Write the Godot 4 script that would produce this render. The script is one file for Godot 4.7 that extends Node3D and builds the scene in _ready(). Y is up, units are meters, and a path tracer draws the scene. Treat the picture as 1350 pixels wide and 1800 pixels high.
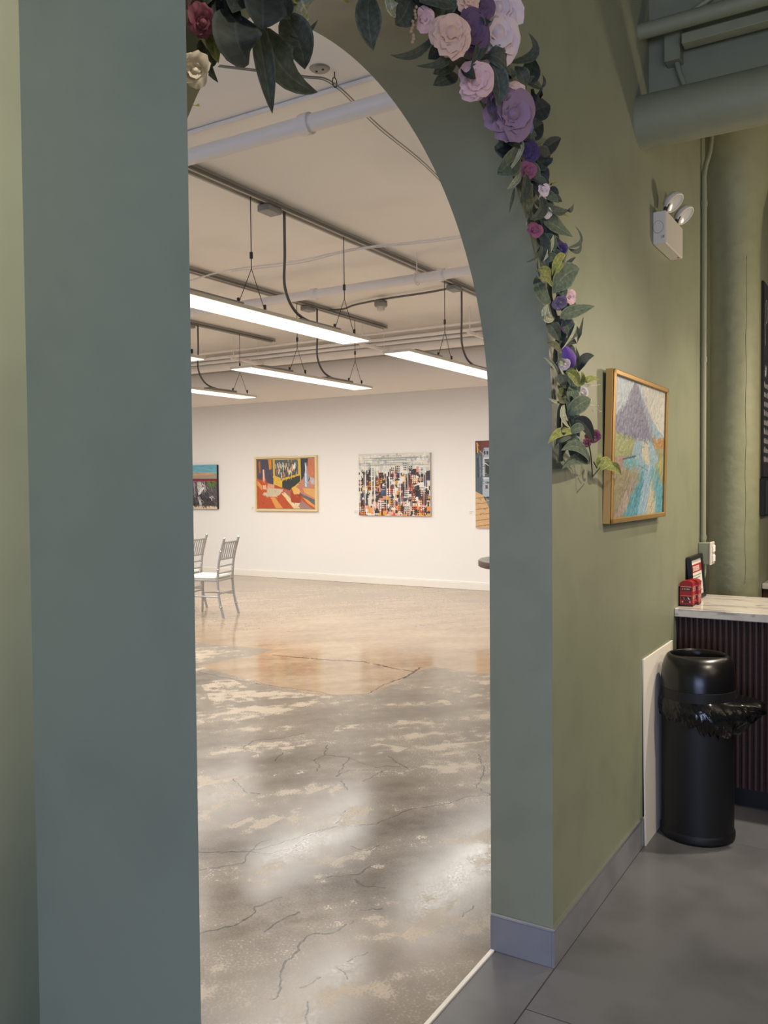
extends Node3D
# A cafe corner seen past a green pier, through an arch hung with a silk flower garland, into a bright gallery.
# x runs away from the arch wall (cafe side positive), y up, -z along the arch wall. Metres.

const XW := -0.9283      # cafe face of the arch wall
const XG := -1.1375      # gallery face of the arch wall
const ZJ := -2.5104      # far jamb
const ZN := -0.89        # near jamb
const ZC := -1.7002
const AR := 0.8102
const SPRING := 1.71
const GC := 3.66         # gallery ceiling
const CC := 3.6          # cafe ceiling

var O := Vector3.ZERO    # base of the thing being built; geometry is written relative to it
var M := {}
var taken := {}
var rng := RandomNumberGenerator.new()

const LEAVES := [
	["d",0.032,-0.848,2.203,-1.023,-0.824,2.121,-1.007,-0.833,2.062,-1.037],
	["d",0.067,-0.858,2.205,-1.059,-0.844,2.147,-1.078,-0.847,2.149,-1.174],
	["d",0.052,-0.878,2.26,-1.123,-0.864,2.226,-1.145,-0.879,2.198,-1.183],
	["b",0.066,-0.818,2.162,-0.94,-0.796,2.109,-0.917,-0.812,2.098,-0.959],
	["b",0.062,-0.808,2.213,-0.987,-0.782,2.161,-0.954,-0.78,2.134,-0.951],
	["b",0.041,-0.838,2.193,-0.937,-0.82,2.143,-0.921,-0.824,2.111,-0.932],
	["d",0.014,-0.878,2.26,-1.136,-0.864,2.233,-1.148,-0.861,2.28,-1.197],
	["p",0.058,-0.888,2.325,-1.181,-0.863,2.29,-1.158,-0.888,2.301,-1.205],
	["y",0.019,-0.888,2.317,-1.164,-0.863,2.287,-1.134,-0.883,2.298,-1.166],
	["y",0.021,-0.908,2.406,-1.339,-0.883,2.376,-1.31,-0.91,2.404,-1.37],
	["b",0.021,-0.848,2.273,-1.089,-0.835,2.241,-1.078,-0.833,2.221,-1.075],
	["y",0.023,-0.868,2.174,-0.954,-0.852,2.13,-0.93,-0.859,2.107,-0.948],
	["y",0.025,-0.858,2.165,-0.953,-0.841,2.127,-0.939,-0.855,2.122,-0.976],
	["d",0.016,-0.868,2.131,-0.922,-0.849,2.091,-0.908,-0.843,2.068,-0.929],
	["y",0.008,-0.878,2.038,-0.913,-0.861,2.031,-0.902,-0.853,2.027,-0.902],
	["d",0.015,-0.888,2.138,-0.956,-0.868,2.114,-0.945,-0.882,2.111,-0.957],
	["b",0.035,-0.838,2.251,-1.048,-0.812,2.211,-1.027,-0.837,2.228,-1.09],
	["b",0.045,-0.828,2.216,-0.966,-0.81,2.175,-0.929,-0.798,2.142,-0.909],
	["d",0.029,-0.858,2.205,-0.938,-0.832,2.17,-0.897,-0.841,2.158,-0.894],
	["d",0.048,-0.898,2.446,-1.422,-0.875,2.366,-1.378,-0.877,2.319,-1.399],
	["p",0.028,-0.898,2.477,-1.494,-0.879,2.435,-1.468,-0.893,2.437,-1.512],
	["d",0.054,-0.908,2.521,-1.597,-0.894,2.462,-1.549,-0.887,2.413,-1.498],
	["d",0.048,-0.878,2.494,-1.581,-0.86,2.513,-1.624,-0.853,2.528,-1.693],
	["d",0.018,-0.888,2.47,-1.669,-0.87,2.374,-1.549,-0.863,2.323,-1.437],
	["b",0.039,-0.898,2.491,-1.755,-0.875,2.43,-1.66,-0.879,2.395,-1.62],
	["d",0.021,-0.878,2.46,-1.707,-0.852,2.385,-1.631,-0.856,2.336,-1.524],
	["d",0.031,-0.908,2.469,-1.81,-0.893,2.42,-1.718,-0.886,2.38,-1.655],
	["d",0.033,-0.908,2.448,-1.818,-0.89,2.395,-1.72,-0.891,2.36,-1.663],
	["d",0.026,-0.868,2.473,-1.722,-0.842,2.435,-1.704,-0.86,2.463,-1.802],
	["d",0.034,-0.848,2.552,-1.826,-0.835,2.484,-1.788,-0.836,2.413,-1.735],
	["b",0.032,-0.848,2.572,-1.817,-0.822,2.536,-1.78,-0.819,2.516,-1.781],
	["d",0.052,-0.858,2.499,-1.866,-0.832,2.493,-1.897,-0.854,2.498,-2.013],
	["d",0.047,-0.848,2.48,-1.864,-0.833,2.441,-1.879,-0.837,2.384,-1.887],
	["d",0.026,-0.878,2.558,-2.037,-0.853,2.621,-2.153,-0.852,2.658,-2.113],
	["b",0.054,-0.898,2.569,-2.177,-0.878,2.597,-2.189,-0.892,2.664,-2.249],
	["d",0.035,-0.868,2.56,-2.07,-0.848,2.526,-2.066,-0.867,2.516,-2.124],
	["d",0.032,-0.888,2.567,-2.177,-0.871,2.566,-2.197,-0.875,2.583,-2.278],
	["d",0.012,-0.888,2.595,-2.292,-0.875,2.605,-2.285,-0.884,2.633,-2.294],
	["b",0.064,-0.898,2.498,-2.226,-0.872,2.515,-2.238,-0.87,2.554,-2.319],
	["b",0.039,-0.908,2.447,-2.356,-0.889,2.469,-2.375,-0.888,2.514,-2.457],
	["b",0.064,-0.898,2.382,-2.25,-0.881,2.395,-2.271,-0.873,2.421,-2.327],
	["b",0.053,-0.898,2.432,-2.213,-0.877,2.45,-2.21,-0.875,2.492,-2.278],
	["d",0.057,-0.878,2.383,-1.965,-0.856,2.364,-1.972,-0.857,2.396,-2.052],
	["d",0.053,-0.888,2.335,-1.981,-0.875,2.334,-2.015,-0.885,2.361,-2.131],
	["g",0.062,-0.878,2.349,-2.115,-0.862,2.295,-2.008,-0.879,2.262,-1.975],
	["b",0.044,-0.878,2.365,-2.013,-0.857,2.358,-2.018,-0.85,2.352,-2.07],
	["b",0.012,-0.868,2.475,-1.811,-0.85,2.482,-1.839,-0.856,2.534,-1.922],
	["b",0.030,-0.858,2.407,-1.736,-0.834,2.395,-1.722,-0.828,2.391,-1.745],
	["v",0.028,-0.868,2.427,-1.927,-0.845,2.374,-1.867,-0.859,2.373,-1.936],
	["b",0.043,-0.898,2.375,-2.29,-0.882,2.361,-2.288,-0.871,2.333,-2.298],
	["b",0.038,-0.898,2.56,-2.265,-0.875,2.552,-2.232,-0.882,2.546,-2.276],
	["p",0.014,-0.868,2.381,-2.053,-0.848,2.341,-2.051,-0.869,2.257,-1.989],
	["g",0.050,-0.888,2.359,-2.147,-0.868,2.301,-2.032,-0.874,2.267,-1.965],
	["p",0.019,-0.878,2.313,-2.123,-0.865,2.268,-2.057,-0.861,2.227,-1.991],
	["d",0.034,-0.878,2.323,-2.164,-0.857,2.26,-2.098,-0.855,2.211,-2.06],
	["g",0.011,-0.888,2.268,-2.106,-0.867,2.217,-2.037,-0.874,2.181,-2.035],
	["o",0.036,-0.868,2.297,-2.182,-0.852,2.228,-2.098,-0.852,2.188,-2.132],
	["d",0.034,-0.858,2.274,-2.222,-0.843,2.221,-2.173,-0.827,2.164,-2.056],
	["b",0.046,-0.898,2.41,-2.303,-0.872,2.39,-2.274,-0.89,2.375,-2.298],
	["b",0.030,-0.908,2.434,-2.344,-0.892,2.457,-2.372,-0.909,2.535,-2.51],
	["b",0.030,-0.888,2.328,-2.247,-0.872,2.33,-2.257,-0.861,2.329,-2.286],
	["y",0.008,-0.898,2.359,-2.389,-0.876,2.355,-2.361,-0.892,2.382,-2.44],
	["b",0.035,-0.898,2.327,-2.365,-0.882,2.331,-2.379,-0.877,2.314,-2.382],
	["b",0.022,-0.888,2.298,-2.338,-0.868,2.308,-2.355,-0.875,2.319,-2.429],
	["d",0.027,-0.878,2.278,-2.281,-0.858,2.263,-2.33,-0.849,2.285,-2.399],
	["d",0.015,-0.888,2.309,-2.488,-0.865,2.308,-2.476,-0.882,2.351,-2.551],
	["g",0.053,-0.888,2.244,-2.314,-0.871,2.233,-2.371,-0.887,2.251,-2.556],
	["d",0.013,-0.888,2.207,-2.505,-0.87,2.242,-2.581,-0.884,2.287,-2.567],
	["d",0.015,-0.898,2.216,-2.542,-0.884,2.216,-2.594,-0.893,2.266,-2.654],
	["d",0.013,-0.888,2.217,-2.299,-0.867,2.135,-2.235,-0.857,2.072,-2.103],
	["p",0.015,-0.868,2.202,-2.34,-0.852,2.142,-2.264,-0.85,2.097,-2.209],
	["d",0.041,-0.878,2.198,-2.296,-0.864,2.134,-2.242,-0.851,2.081,-2.247],
	["p",0.011,-0.888,2.24,-2.174,-0.864,2.2,-2.129,-0.879,2.184,-2.159],
	["y",0.024,-0.858,2.161,-2.403,-0.838,2.111,-2.282,-0.857,2.075,-2.293],
	["y",0.015,-0.868,2.14,-2.423,-0.844,2.102,-2.314,-0.854,2.074,-2.305],
	["y",0.023,-0.868,2.072,-2.316,-0.842,2.07,-2.201,-0.858,2.064,-2.178],
	["y",0.016,-0.858,2.048,-2.297,-0.839,2.048,-2.201,-0.848,2.042,-2.163],
	["b",0.016,-0.898,2.142,-2.498,-0.884,2.16,-2.503,-0.891,2.2,-2.597],
	["g",0.064,-0.868,2.036,-2.331,-0.854,2.093,-2.383,-0.852,2.141,-2.513],
	["g",0.049,-0.878,2.016,-2.342,-0.865,2.022,-2.229,-0.875,2.066,-2.226],
	["b",0.037,-0.888,2.407,-2.148,-0.873,2.348,-2.058,-0.878,2.32,-1.968],
	["b",0.025,-0.878,2.368,-1.994,-0.864,2.365,-2.01,-0.866,2.369,-2.055],
	["b",0.033,-0.898,2.311,-2.185,-0.885,2.337,-2.224,-0.898,2.351,-2.302],
	["b",0.024,-0.888,2.196,-2.246,-0.866,2.165,-2.248,-0.881,2.139,-2.243],
	["d",0.019,-0.898,2.303,-2.413,-0.882,2.282,-2.41,-0.87,2.293,-2.437],
	["y",0.010,-0.898,2.284,-2.43,-0.884,2.292,-2.459,-0.882,2.295,-2.507],
	["g",0.037,-0.868,1.976,-2.387,-0.85,2.006,-2.46,-0.845,2.051,-2.638],
	["p",0.029,-0.878,1.971,-2.368,-0.863,1.962,-2.263,-0.869,2,-2.294],
	["g",0.016,-0.888,1.981,-2.404,-0.87,1.961,-2.291,-0.867,1.955,-2.237],
	["d",0.040,-0.878,1.951,-2.322,-0.861,1.933,-2.32,-0.865,1.909,-2.378],
	["d",0.045,-0.878,1.983,-2.443,-0.86,1.951,-2.441,-0.848,1.907,-2.397],
	["p",0.009,-0.858,1.991,-2.496,-0.838,1.935,-2.415,-0.84,1.873,-2.317],
	["b",0.022,-0.898,2.031,-2.688,-0.874,1.973,-2.584,-0.891,1.938,-2.608],
	["o",0.023,-0.868,1.881,-2.405,-0.843,1.881,-2.281,-0.853,1.885,-2.243],
	["p",0.012,-0.878,1.815,-2.399,-0.863,1.834,-2.317,-0.854,1.843,-2.218],
	["b",0.030,-0.898,1.853,-2.643,-0.879,1.889,-2.629,-0.87,1.909,-2.71],
	["b",0.018,-0.898,1.862,-2.6,-0.878,1.888,-2.563,-0.892,1.927,-2.593],
	["y",0.031,-0.858,1.796,-2.525,-0.834,1.812,-2.404,-0.847,1.818,-2.373],
	["y",0.029,-0.868,1.795,-2.544,-0.855,1.817,-2.536,-0.836,1.828,-2.476],
	["y",0.022,-0.888,1.817,-2.646,-0.866,1.83,-2.656,-0.884,1.845,-2.808],
	["d",0.037,-0.878,1.82,-2.413,-0.863,1.798,-2.408,-0.868,1.782,-2.441],
	["y",0.017,-0.888,1.793,-2.436,-0.874,1.776,-2.411,-0.885,1.767,-2.465],
	["p",0.009,-0.888,1.741,-2.45,-0.864,1.733,-2.327,-0.882,1.745,-2.326],
	["g",0.024,-0.878,1.789,-2.511,-0.865,1.76,-2.453,-0.878,1.738,-2.511],
	["g",0.047,-0.868,1.703,-2.448,-0.842,1.734,-2.478,-0.843,1.759,-2.59],
	["p",0.025,-0.878,1.733,-2.451,-0.852,1.69,-2.37,-0.873,1.668,-2.484],
	["b",0.040,-0.878,1.695,-2.537,-0.857,1.68,-2.585,-0.873,1.633,-2.713],
	["g",0.028,-0.878,1.651,-2.49,-0.86,1.669,-2.52,-0.861,1.669,-2.588],
	["y",0.025,-0.878,1.654,-2.552,-0.861,1.648,-2.366,-0.855,1.611,-2.255],
	["d",0.027,-0.888,1.652,-2.56,-0.867,1.637,-2.41,-0.887,1.611,-2.399],
	["g",0.039,-0.888,1.567,-2.724,-0.866,1.612,-2.547,-0.874,1.598,-2.413],
	["g",0.036,-0.898,1.566,-2.755,-0.882,1.578,-2.561,-0.89,1.544,-2.463],
	["y",0.023,-0.898,1.55,-2.827,-0.884,1.576,-2.794,-0.88,1.601,-2.813],
	["y",0.036,-0.898,1.541,-2.845,-0.882,1.574,-2.873,-0.87,1.559,-2.924],
	["y",0.031,-0.898,1.551,-2.914,-0.882,1.56,-2.965,-0.877,1.53,-3.036],
	["b",0.030,-0.888,1.665,-2.479,-0.863,1.653,-2.389,-0.863,1.637,-2.399],
	["b",0.028,-0.898,1.906,-2.479,-0.877,1.924,-2.479,-0.88,1.93,-2.57],
	["b",0.022,-0.898,1.781,-2.6,-0.876,1.762,-2.555,-0.883,1.798,-2.565],
	["p",0.020,-0.878,1.85,-2.385,-0.855,1.848,-2.359,-0.878,1.848,-2.46],
	["o",0.030,-0.888,1.769,-2.47,-0.862,1.746,-2.377,-0.88,1.741,-2.466],
]
const FLOWERS := [
	["magenta",0.020,-0.838,2.134,-0.895],
	["cream",0.019,-0.838,2.063,-0.877],
	["mauve",0.023,-0.848,2.174,-0.907],
	["peach",0.044,-0.828,2.439,-1.627],
	["plum",0.045,-0.848,2.503,-1.761],
	["blush",0.061,-0.848,2.62,-1.906],
	["blush",0.060,-0.838,2.554,-1.883],
	["peach",0.027,-0.848,2.573,-1.753],
	["plum",0.030,-0.838,2.575,-1.796],
	["pink",0.021,-0.882,2.475,-1.611],
	["pink",0.039,-0.838,2.396,-1.766],
	["mauve",0.022,-0.862,2.42,-1.879],
	["peach",0.030,-0.838,2.452,-1.992],
	["mauve",0.056,-0.828,2.388,-1.951],
	["blue",0.021,-0.852,2.41,-2.076],
	["violet",0.025,-0.872,2.385,-2.179],
	["magenta",0.021,-0.872,2.326,-2.16],
	["violet",0.017,-0.872,2.371,-2.136],
	["magenta",0.018,-0.872,2.326,-2.171],
	["blush",0.017,-0.862,2.3,-2.247],
	["peach",0.010,-0.872,2.282,-2.26],
	["cream",0.014,-0.872,2.254,-2.3],
	["magenta",0.019,-0.872,2.183,-2.205],
	["violet",0.025,-0.882,2.181,-2.428],
	["pink",0.021,-0.862,2.051,-2.457],
	["lilac",0.019,-0.862,2.017,-2.372],
	["mauve",0.020,-0.872,1.967,-2.46],
	["blush",0.016,-0.862,1.847,-2.412],
	["cream",0.019,-0.882,1.782,-2.623],
	["magenta",0.024,-0.892,1.656,-2.778],
	["magenta",0.013,-0.902,1.634,-2.733],
]
const TWIGS := [
	[Vector3(-0.883,1.697,-2.515), Vector3(-0.883,1.645,-2.566), Vector3(-0.883,1.596,-2.686), Vector3(-0.883,1.57,-2.703)],
	[Vector3(-0.883,1.635,-2.686), Vector3(-0.883,1.593,-2.715), Vector3(-0.883,1.523,-2.732)],
	[Vector3(-0.883,1.523,-2.732), Vector3(-0.883,1.536,-2.767), Vector3(-0.883,1.552,-2.81)],
	[Vector3(-0.883,1.571,-2.744), Vector3(-0.883,1.552,-2.779)],
]
const SPRAYS := [
	[Vector3(-0.888,1.813,-2.646), Vector3(-0.888,1.817,-2.702)],
	[Vector3(-0.888,1.816,-2.68), Vector3(-0.888,1.823,-2.79)],
	[Vector3(-0.888,1.754,-2.713), Vector3(-0.888,1.779,-2.748)],
	[Vector3(-0.888,1.754,-2.713), Vector3(-0.888,1.739,-2.76)],
	[Vector3(-0.888,1.755,-2.725), Vector3(-0.888,1.742,-2.832)],
	[Vector3(-0.888,1.755,-2.725), Vector3(-0.888,1.756,-2.796)],
	[Vector3(-0.888,1.808,-2.668), Vector3(-0.888,1.827,-2.814)],
]
const BERRIES := [Vector3(-0.878,2.478,-1.568), Vector3(-0.878,2.467,-1.561), Vector3(-0.878,2.461,-1.563), Vector3(-0.878,2.455,-1.565), Vector3(-0.878,2.442,-1.552), Vector3(-0.878,2.436,-1.554), Vector3(-0.878,2.428,-1.55), Vector3(-0.878,2.419,-1.545), Vector3(-0.878,2.416,-1.555), Vector3(-0.878,2.409,-1.555), Vector3(-0.878,2.401,-1.551)]
const BUD := [Vector3(-0.863,1.901,-2.411), Vector3(-0.863,1.848,-2.484)]
const CRACKS := [
	[-4.92,-5.14,-4.42,-5.06,-3.98,-5.05,-3.66,-5.07,-3.52,-5.03,-3.31,-5.19,-3.36,-5.48,-3.35,-5.83,-3.42,-6.18],
	[-4.83,-5.98,-4.35,-6.03,-3.96,-6.13,-3.59,-6.03,-3.37,-5.99],
	[-2.48,-2.57,-2.30,-2.69,-2.24,-2.83,-2.20,-2.94,-2.14,-3.09,-2.00,-3.20,-1.96,-3.41,-1.83,-3.58,-1.80,-3.70,-1.71,-3.78],
	[-2.64,-3.63,-2.69,-3.72,-2.76,-3.77,-2.77,-3.89,-2.62,-3.91,-2.50,-3.87,-2.40,-3.84,-2.37,-3.90,-2.26,-3.93],
	[-2.62,-3.91,-2.51,-3.62,-2.51,-3.74,-2.38,-3.81],
	[-2.45,-4.04,-2.25,-3.91],
	[-2.16,-3.11,-2.21,-3.26],
	[-2.34,-3.84,-2.35,-3.63],
	[-2.45,-3.58,-2.35,-3.49],
	[-3.35,-3.71,-3.25,-3.74,-3.29,-3.89,-3.18,-4.03,-3.12,-4.17],
	[-2.03,-4.32,-1.89,-4.09,-1.81,-3.83,-1.71,-3.78],
	[-2.77,-3.89,-2.86,-4.04],
	[-2.94,-3.66,-3.00,-3.81],
	[-2.95,-3.33,-2.76,-3.21,-2.69,-3.23],
	[-2.36,-2.45,-2.30,-2.53,-2.25,-2.59,-2.30,-2.69,-2.21,-2.72,-2.17,-2.82,-2.18,-2.94,-2.15,-3.07,-2.05,-3.15],
	[-2.30,-2.69,-2.39,-2.62,-2.48,-2.58],
	[-2.30,-2.69,-2.32,-2.78,-2.30,-2.84],
	[-1.97,-2.94,-1.89,-2.94,-1.87,-3.01],
	[-1.89,-2.66,-1.80,-2.74,-1.80,-2.83],
	[-1.70,-2.27,-1.67,-2.16,-1.65,-2.08,-1.60,-2.00,-1.57,-1.95,-1.59,-1.93],
	[-1.70,-2.27,-1.63,-2.35,-1.62,-2.44],
	[-2.02,-2.10,-1.96,-2.19,-1.95,-2.29,-1.98,-2.34,-1.94,-2.45],
	[-1.50,-2.21,-1.47,-2.29],
	[-1.54,-2.02,-1.52,-2.10],
	[-1.48,-1.98,-1.45,-1.94,-1.42,-1.89],
	[-1.51,-2.17,-1.44,-2.13],
	[-1.84,-2.22,-1.84,-2.30,-1.82,-2.39],
	[-1.31,-2.65,-1.31,-2.74],
	[-1.79,-2.70,-1.73,-2.67,-1.65,-2.70],
	[-1.64,-2.51,-1.58,-2.56],
]
const WORN := [
	[-2.43,-3.12,-2.40,-3.32,-2.44,-3.54,-2.36,-3.50,-2.35,-3.25,-2.39,-3.11],
	[-2.46,-2.79,-2.48,-3.01,-2.45,-3.10,-2.40,-3.05,-2.41,-2.79],
	[-2.99,-3.49,-2.98,-3.64,-2.89,-3.65,-2.92,-3.51],
	[-3.08,-3.86,-2.98,-3.99,-2.93,-3.94,-3.03,-3.84],
	[-3.19,-3.33,-3.10,-3.71,-3.06,-3.67,-3.15,-3.30],
	[-2.14,-3.09,-2.22,-3.32,-2.12,-3.33,-2.05,-3.18],
	[-2.62,-3.44,-2.61,-3.54,-2.45,-3.48,-2.48,-3.36],
	[-2.55,-2.84,-2.54,-2.99,-2.51,-2.97,-2.51,-2.82],
	[-4.33,-4.62,-4.08,-4.91,-3.47,-5.02,-3.52,-4.51,-3.58,-4.05,-3.69,-4.05,-3.67,-4.42,-4.04,-4.35],
	[-4.69,-4.90,-4.47,-5.07,-4.14,-4.88,-4.33,-4.62],
	[-3.05,-4.41,-2.99,-4.62,-2.93,-4.48,-2.96,-4.23],
	[-2.63,-4.22,-2.43,-4.23,-2.44,-4.00,-2.65,-3.96],
	[-2.90,-5.34,-2.63,-5.28,-2.67,-5.19],
	[-2.35,-4.58,-2.23,-4.93,-2.08,-4.58,-2.28,-4.32],
	[-2.75,-3.44,-2.71,-3.60,-2.68,-3.58,-2.70,-3.42],
	[-3.06,-3.19,-2.95,-3.37,-2.93,-3.32,-3.02,-3.16],
	[-1.95,-3.32,-1.81,-3.43,-1.79,-3.29,-1.91,-3.20],
	[-1.59,-3.17,-1.56,-3.43,-1.45,-3.20],
	[-2.91,-3.06,-2.86,-3.26,-2.74,-3.22,-2.74,-2.96],
	[-2.47,-2.80,-2.46,-2.92,-2.40,-2.95,-2.42,-2.84],
	[-1.64,-2.86,-1.63,-3.01,-1.60,-3.05,-1.60,-2.87],
	[-1.80,-2.82,-1.77,-2.89,-1.73,-2.82],
	[-1.57,-2.76,-1.56,-2.83,-1.55,-2.78],
	[-1.51,-2.72,-1.45,-2.72,-1.47,-2.68],
	[-1.94,-2.64,-1.95,-2.82,-1.88,-3.02,-1.85,-2.88,-1.83,-2.71,-1.84,-2.53],
	[-2.14,-2.48,-2.17,-2.64,-2.11,-2.70,-2.05,-2.49],
	[-1.56,-3.15,-1.48,-3.27,-1.34,-2.97,-1.41,-2.95],
	[-1.43,-2.54,-1.41,-2.70,-1.38,-2.76,-1.35,-2.52,-1.37,-2.41,-1.43,-2.43],
	[-1.44,-2.02,-1.44,-2.14,-1.41,-2.15,-1.41,-1.98,-1.47,-1.88],
	[-1.20,-2.42,-1.19,-2.45,-1.18,-2.44],
	[-1.16,-2.49,-1.15,-2.53,-1.13,-2.50],
]

# ------------------------------------------------------------------ scene tree helpers
func numbered(called: String) -> String:
	var k: int = taken.get(called, 0)
	taken[called] = k + 1
	return called if k == 0 else "%s_%03d" % [called, k]

func tag(o: Node, label: String, category: String, group := "") -> void:
	o.set_meta("label", label)
	o.set_meta("category", category)
	if group != "":
		o.set_meta("group", group)

func thing(called: String, label: String, category: String, at: Vector3, group := "") -> Node3D:
	var o := Node3D.new()
	o.name = numbered(called)
	add_child(o)
	o.position = at
	O = at
	tag(o, label, category, group)
	return o

func part(called: String, st: SurfaceTool, m: Material, parent: Node) -> MeshInstance3D:
	var o := MeshInstance3D.new()
	o.name = called
	o.mesh = st.commit()
	o.material_override = m
	o.cast_shadow = GeometryInstance3D.SHADOW_CASTING_SETTING_ON
	parent.add_child(o, true)
	return o

func placed(called: String, mesh: Mesh, m: Material, parent: Node, t: Transform3D) -> MeshInstance3D:
	var o := MeshInstance3D.new()
	o.name = called
	o.mesh = mesh
	o.material_override = m
	o.transform = t
	parent.add_child(o, true)
	return o

func single(called: String, st: SurfaceTool, m: Material, label: String, category: String, group := "") -> MeshInstance3D:
	var o := part(numbered(called), st, m, self)
	o.position = O
	tag(o, label, category, group)
	return o

func structure(called: String, st: SurfaceTool, m: Material, label: String) -> MeshInstance3D:
	var o := part(called, st, m, self)
	o.position = O
	o.set_meta("kind", "structure")
	o.set_meta("label", label)
	o.set_meta("category", called.get_slice("_", 0))
	return o

# ------------------------------------------------------------------ mesh helpers
func mb() -> SurfaceTool:
	var st := SurfaceTool.new()
	st.begin(Mesh.PRIMITIVE_TRIANGLES)
	return st

func vert(st: SurfaceTool, p: Vector3, n: Vector3, uv: Vector2) -> void:
	st.set_normal(n)
	st.set_uv(uv)
	st.add_vertex(p - O)

func tri(st: SurfaceTool, a: Vector3, b: Vector3, c: Vector3, na: Vector3, nb: Vector3, nc: Vector3, ua := Vector2.ZERO, ub := Vector2.ZERO, uc := Vector2.ZERO) -> void:
	if (c - a).cross(b - a).dot(na + nb + nc) >= 0.0:
		vert(st, a, na, ua); vert(st, b, nb, ub); vert(st, c, nc, uc)
	else:
		vert(st, a, na, ua); vert(st, c, nc, uc); vert(st, b, nb, ub)

func quad(st: SurfaceTool, a: Vector3, b: Vector3, c: Vector3, d: Vector3, n: Vector3, ua := Vector2(0, 1), ub := Vector2(1, 1), uc := Vector2(1, 0), ud := Vector2(0, 0)) -> void:
	tri(st, a, b, c, n, n, n, ua, ub, uc)
	tri(st, a, c, d, n, n, n, ua, uc, ud)

func squad(st: SurfaceTool, p: Array, n: Array) -> void:
	tri(st, p[0], p[1], p[2], n[0], n[1], n[2])
	tri(st, p[0], p[2], p[3], n[0], n[2], n[3])

# box from corner to corner with chamfered edges
func box(st: SurfaceTool, lo: Vector3, hi: Vector3, bevel := 0.0, turn := Basis.IDENTITY) -> void:
	var c := (lo + hi) * 0.5
	var h := (hi - lo).abs() * 0.5
	var b := minf(bevel, minf(h.x, minf(h.y, h.z)) * 0.9)
	for ax in 3:
		var u := (ax + 1) % 3
		var v := (ax + 2) % 3
		for s in [-1.0, 1.0]:
			var n := Vector3.ZERO
			n[ax] = s
			var q := []
			for k in [[-1, -1], [1, -1], [1, 1], [-1, 1]]:
				var p := Vector3.ZERO
				p[ax] = s * h[ax]
				p[u] = k[0] * (h[u] - b)
				p[v] = k[1] * (h[v] - b)
				q.append(c + turn * p)
			quad(st, q[0], q[1], q[2], q[3], turn * n)
			if b <= 0.0:
				continue
			for t in [-1.0, 1.0]:      # edge between faces ax and u
				var n2 := Vector3.ZERO
				n2[ax] = s
				n2[u] = t
				var e := []
				for w in [-1.0, 1.0]:
					var p1 := Vector3.ZERO
					p1[ax] = s * h[ax]; p1[u] = t * (h[u] - b); p1[v] = w * (h[v] - b)
					var p2 := Vector3.ZERO
					p2[ax] = s * (h[ax] - b); p2[u] = t * h[u]; p2[v] = w * (h[v] - b)
					e.append(c + turn * p1); e.append(c + turn * p2)
				quad(st, e[0], e[1], e[3], e[2], turn * n2.normalized())
	if b > 0.0:
		for sx in [-1.0, 1.0]:
			for sy in [-1.0, 1.0]:
				for sz in [-1.0, 1.0]:
					var n3 := Vector3(sx, sy, sz)
					var p := [n3 * (h - Vector3(0, b, b)), n3 * (h - Vector3(b, 0, b)), n3 * (h - Vector3(b, b, 0))]
					n3 = (turn * n3).normalized()
					tri(st, c + turn * p[0], c + turn * p[1], c + turn * p[2], n3, n3, n3)

# tube along points; radius may be one number or one per point
func tube(st: SurfaceTool, pts: Array, radius, sides := 8, caps := true) -> void:
	var rings := []
	var normals := []
	var side := Vector3.ZERO
	for i in pts.size():
		var d: Vector3 = (pts[mini(i + 1, pts.size() - 1)] - pts[maxi(i - 1, 0)]).normalized()
		if side == Vector3.ZERO:
			side = d.cross(Vector3.UP if absf(d.y) < 0.9 else Vector3.RIGHT).normalized()
		else:
			side = (side - d * side.dot(d)).normalized()
		var up := side.cross(d)
		var r: float = radius[i] if radius is Array else radius
		var ring := []
		var nn := []
		for k in sides:
			var a := TAU * k / sides
			var n := side * cos(a) + up * sin(a)
			ring.append(pts[i] + n * r)
			nn.append(n)
		rings.append(ring)
		normals.append(nn)
	for i in pts.size() - 1:
		for k in sides:
			var j := (k + 1) % sides
			squad(st, [rings[i][k], rings[i][j], rings[i + 1][j], rings[i + 1][k]], [normals[i][k], normals[i][j], normals[i + 1][j], normals[i + 1][k]])
	if caps:
		for e in [0, pts.size() - 1]:
			var d2: Vector3 = (pts[1] - pts[0]).normalized() * -1.0 if e == 0 else (pts[e] - pts[e - 1]).normalized()
			for k in range(1, sides - 1):
				tri(st, rings[e][0], rings[e][k], rings[e][k + 1], d2, d2, d2)

# surface of revolution about an axis through at; prof holds (radius, height)
func lathe(st: SurfaceTool, at: Vector3, prof: Array, segs := 24, axis := Vector3.UP) -> void:
	var s := axis.cross(Vector3.UP if absf(axis.y) < 0.9 else Vector3.RIGHT).normalized()
	var t := s.cross(axis)
	var nr := []
	for i in prof.size():
		var d: Vector2 = (prof[mini(i + 1, prof.size() - 1)] - prof[maxi(i - 1, 0)]).normalized()
		nr.append(Vector2(d.y, -d.x))
	for i in prof.size() - 1:
		for k in segs:
			var p := []
			var n := []
			for c in [[i, k], [i, k + 1], [i + 1, k + 1], [i + 1, k]]:
				var a: float = TAU * c[1] / segs
				var rad := s * cos(a) + t * sin(a)
				p.append(at + rad * prof[c[0]].x + axis * prof[c[0]].y)
				n.append((rad * nr[c[0]].x + axis * nr[c[0]].y).normalized())
			squad(st, p, n)

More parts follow.
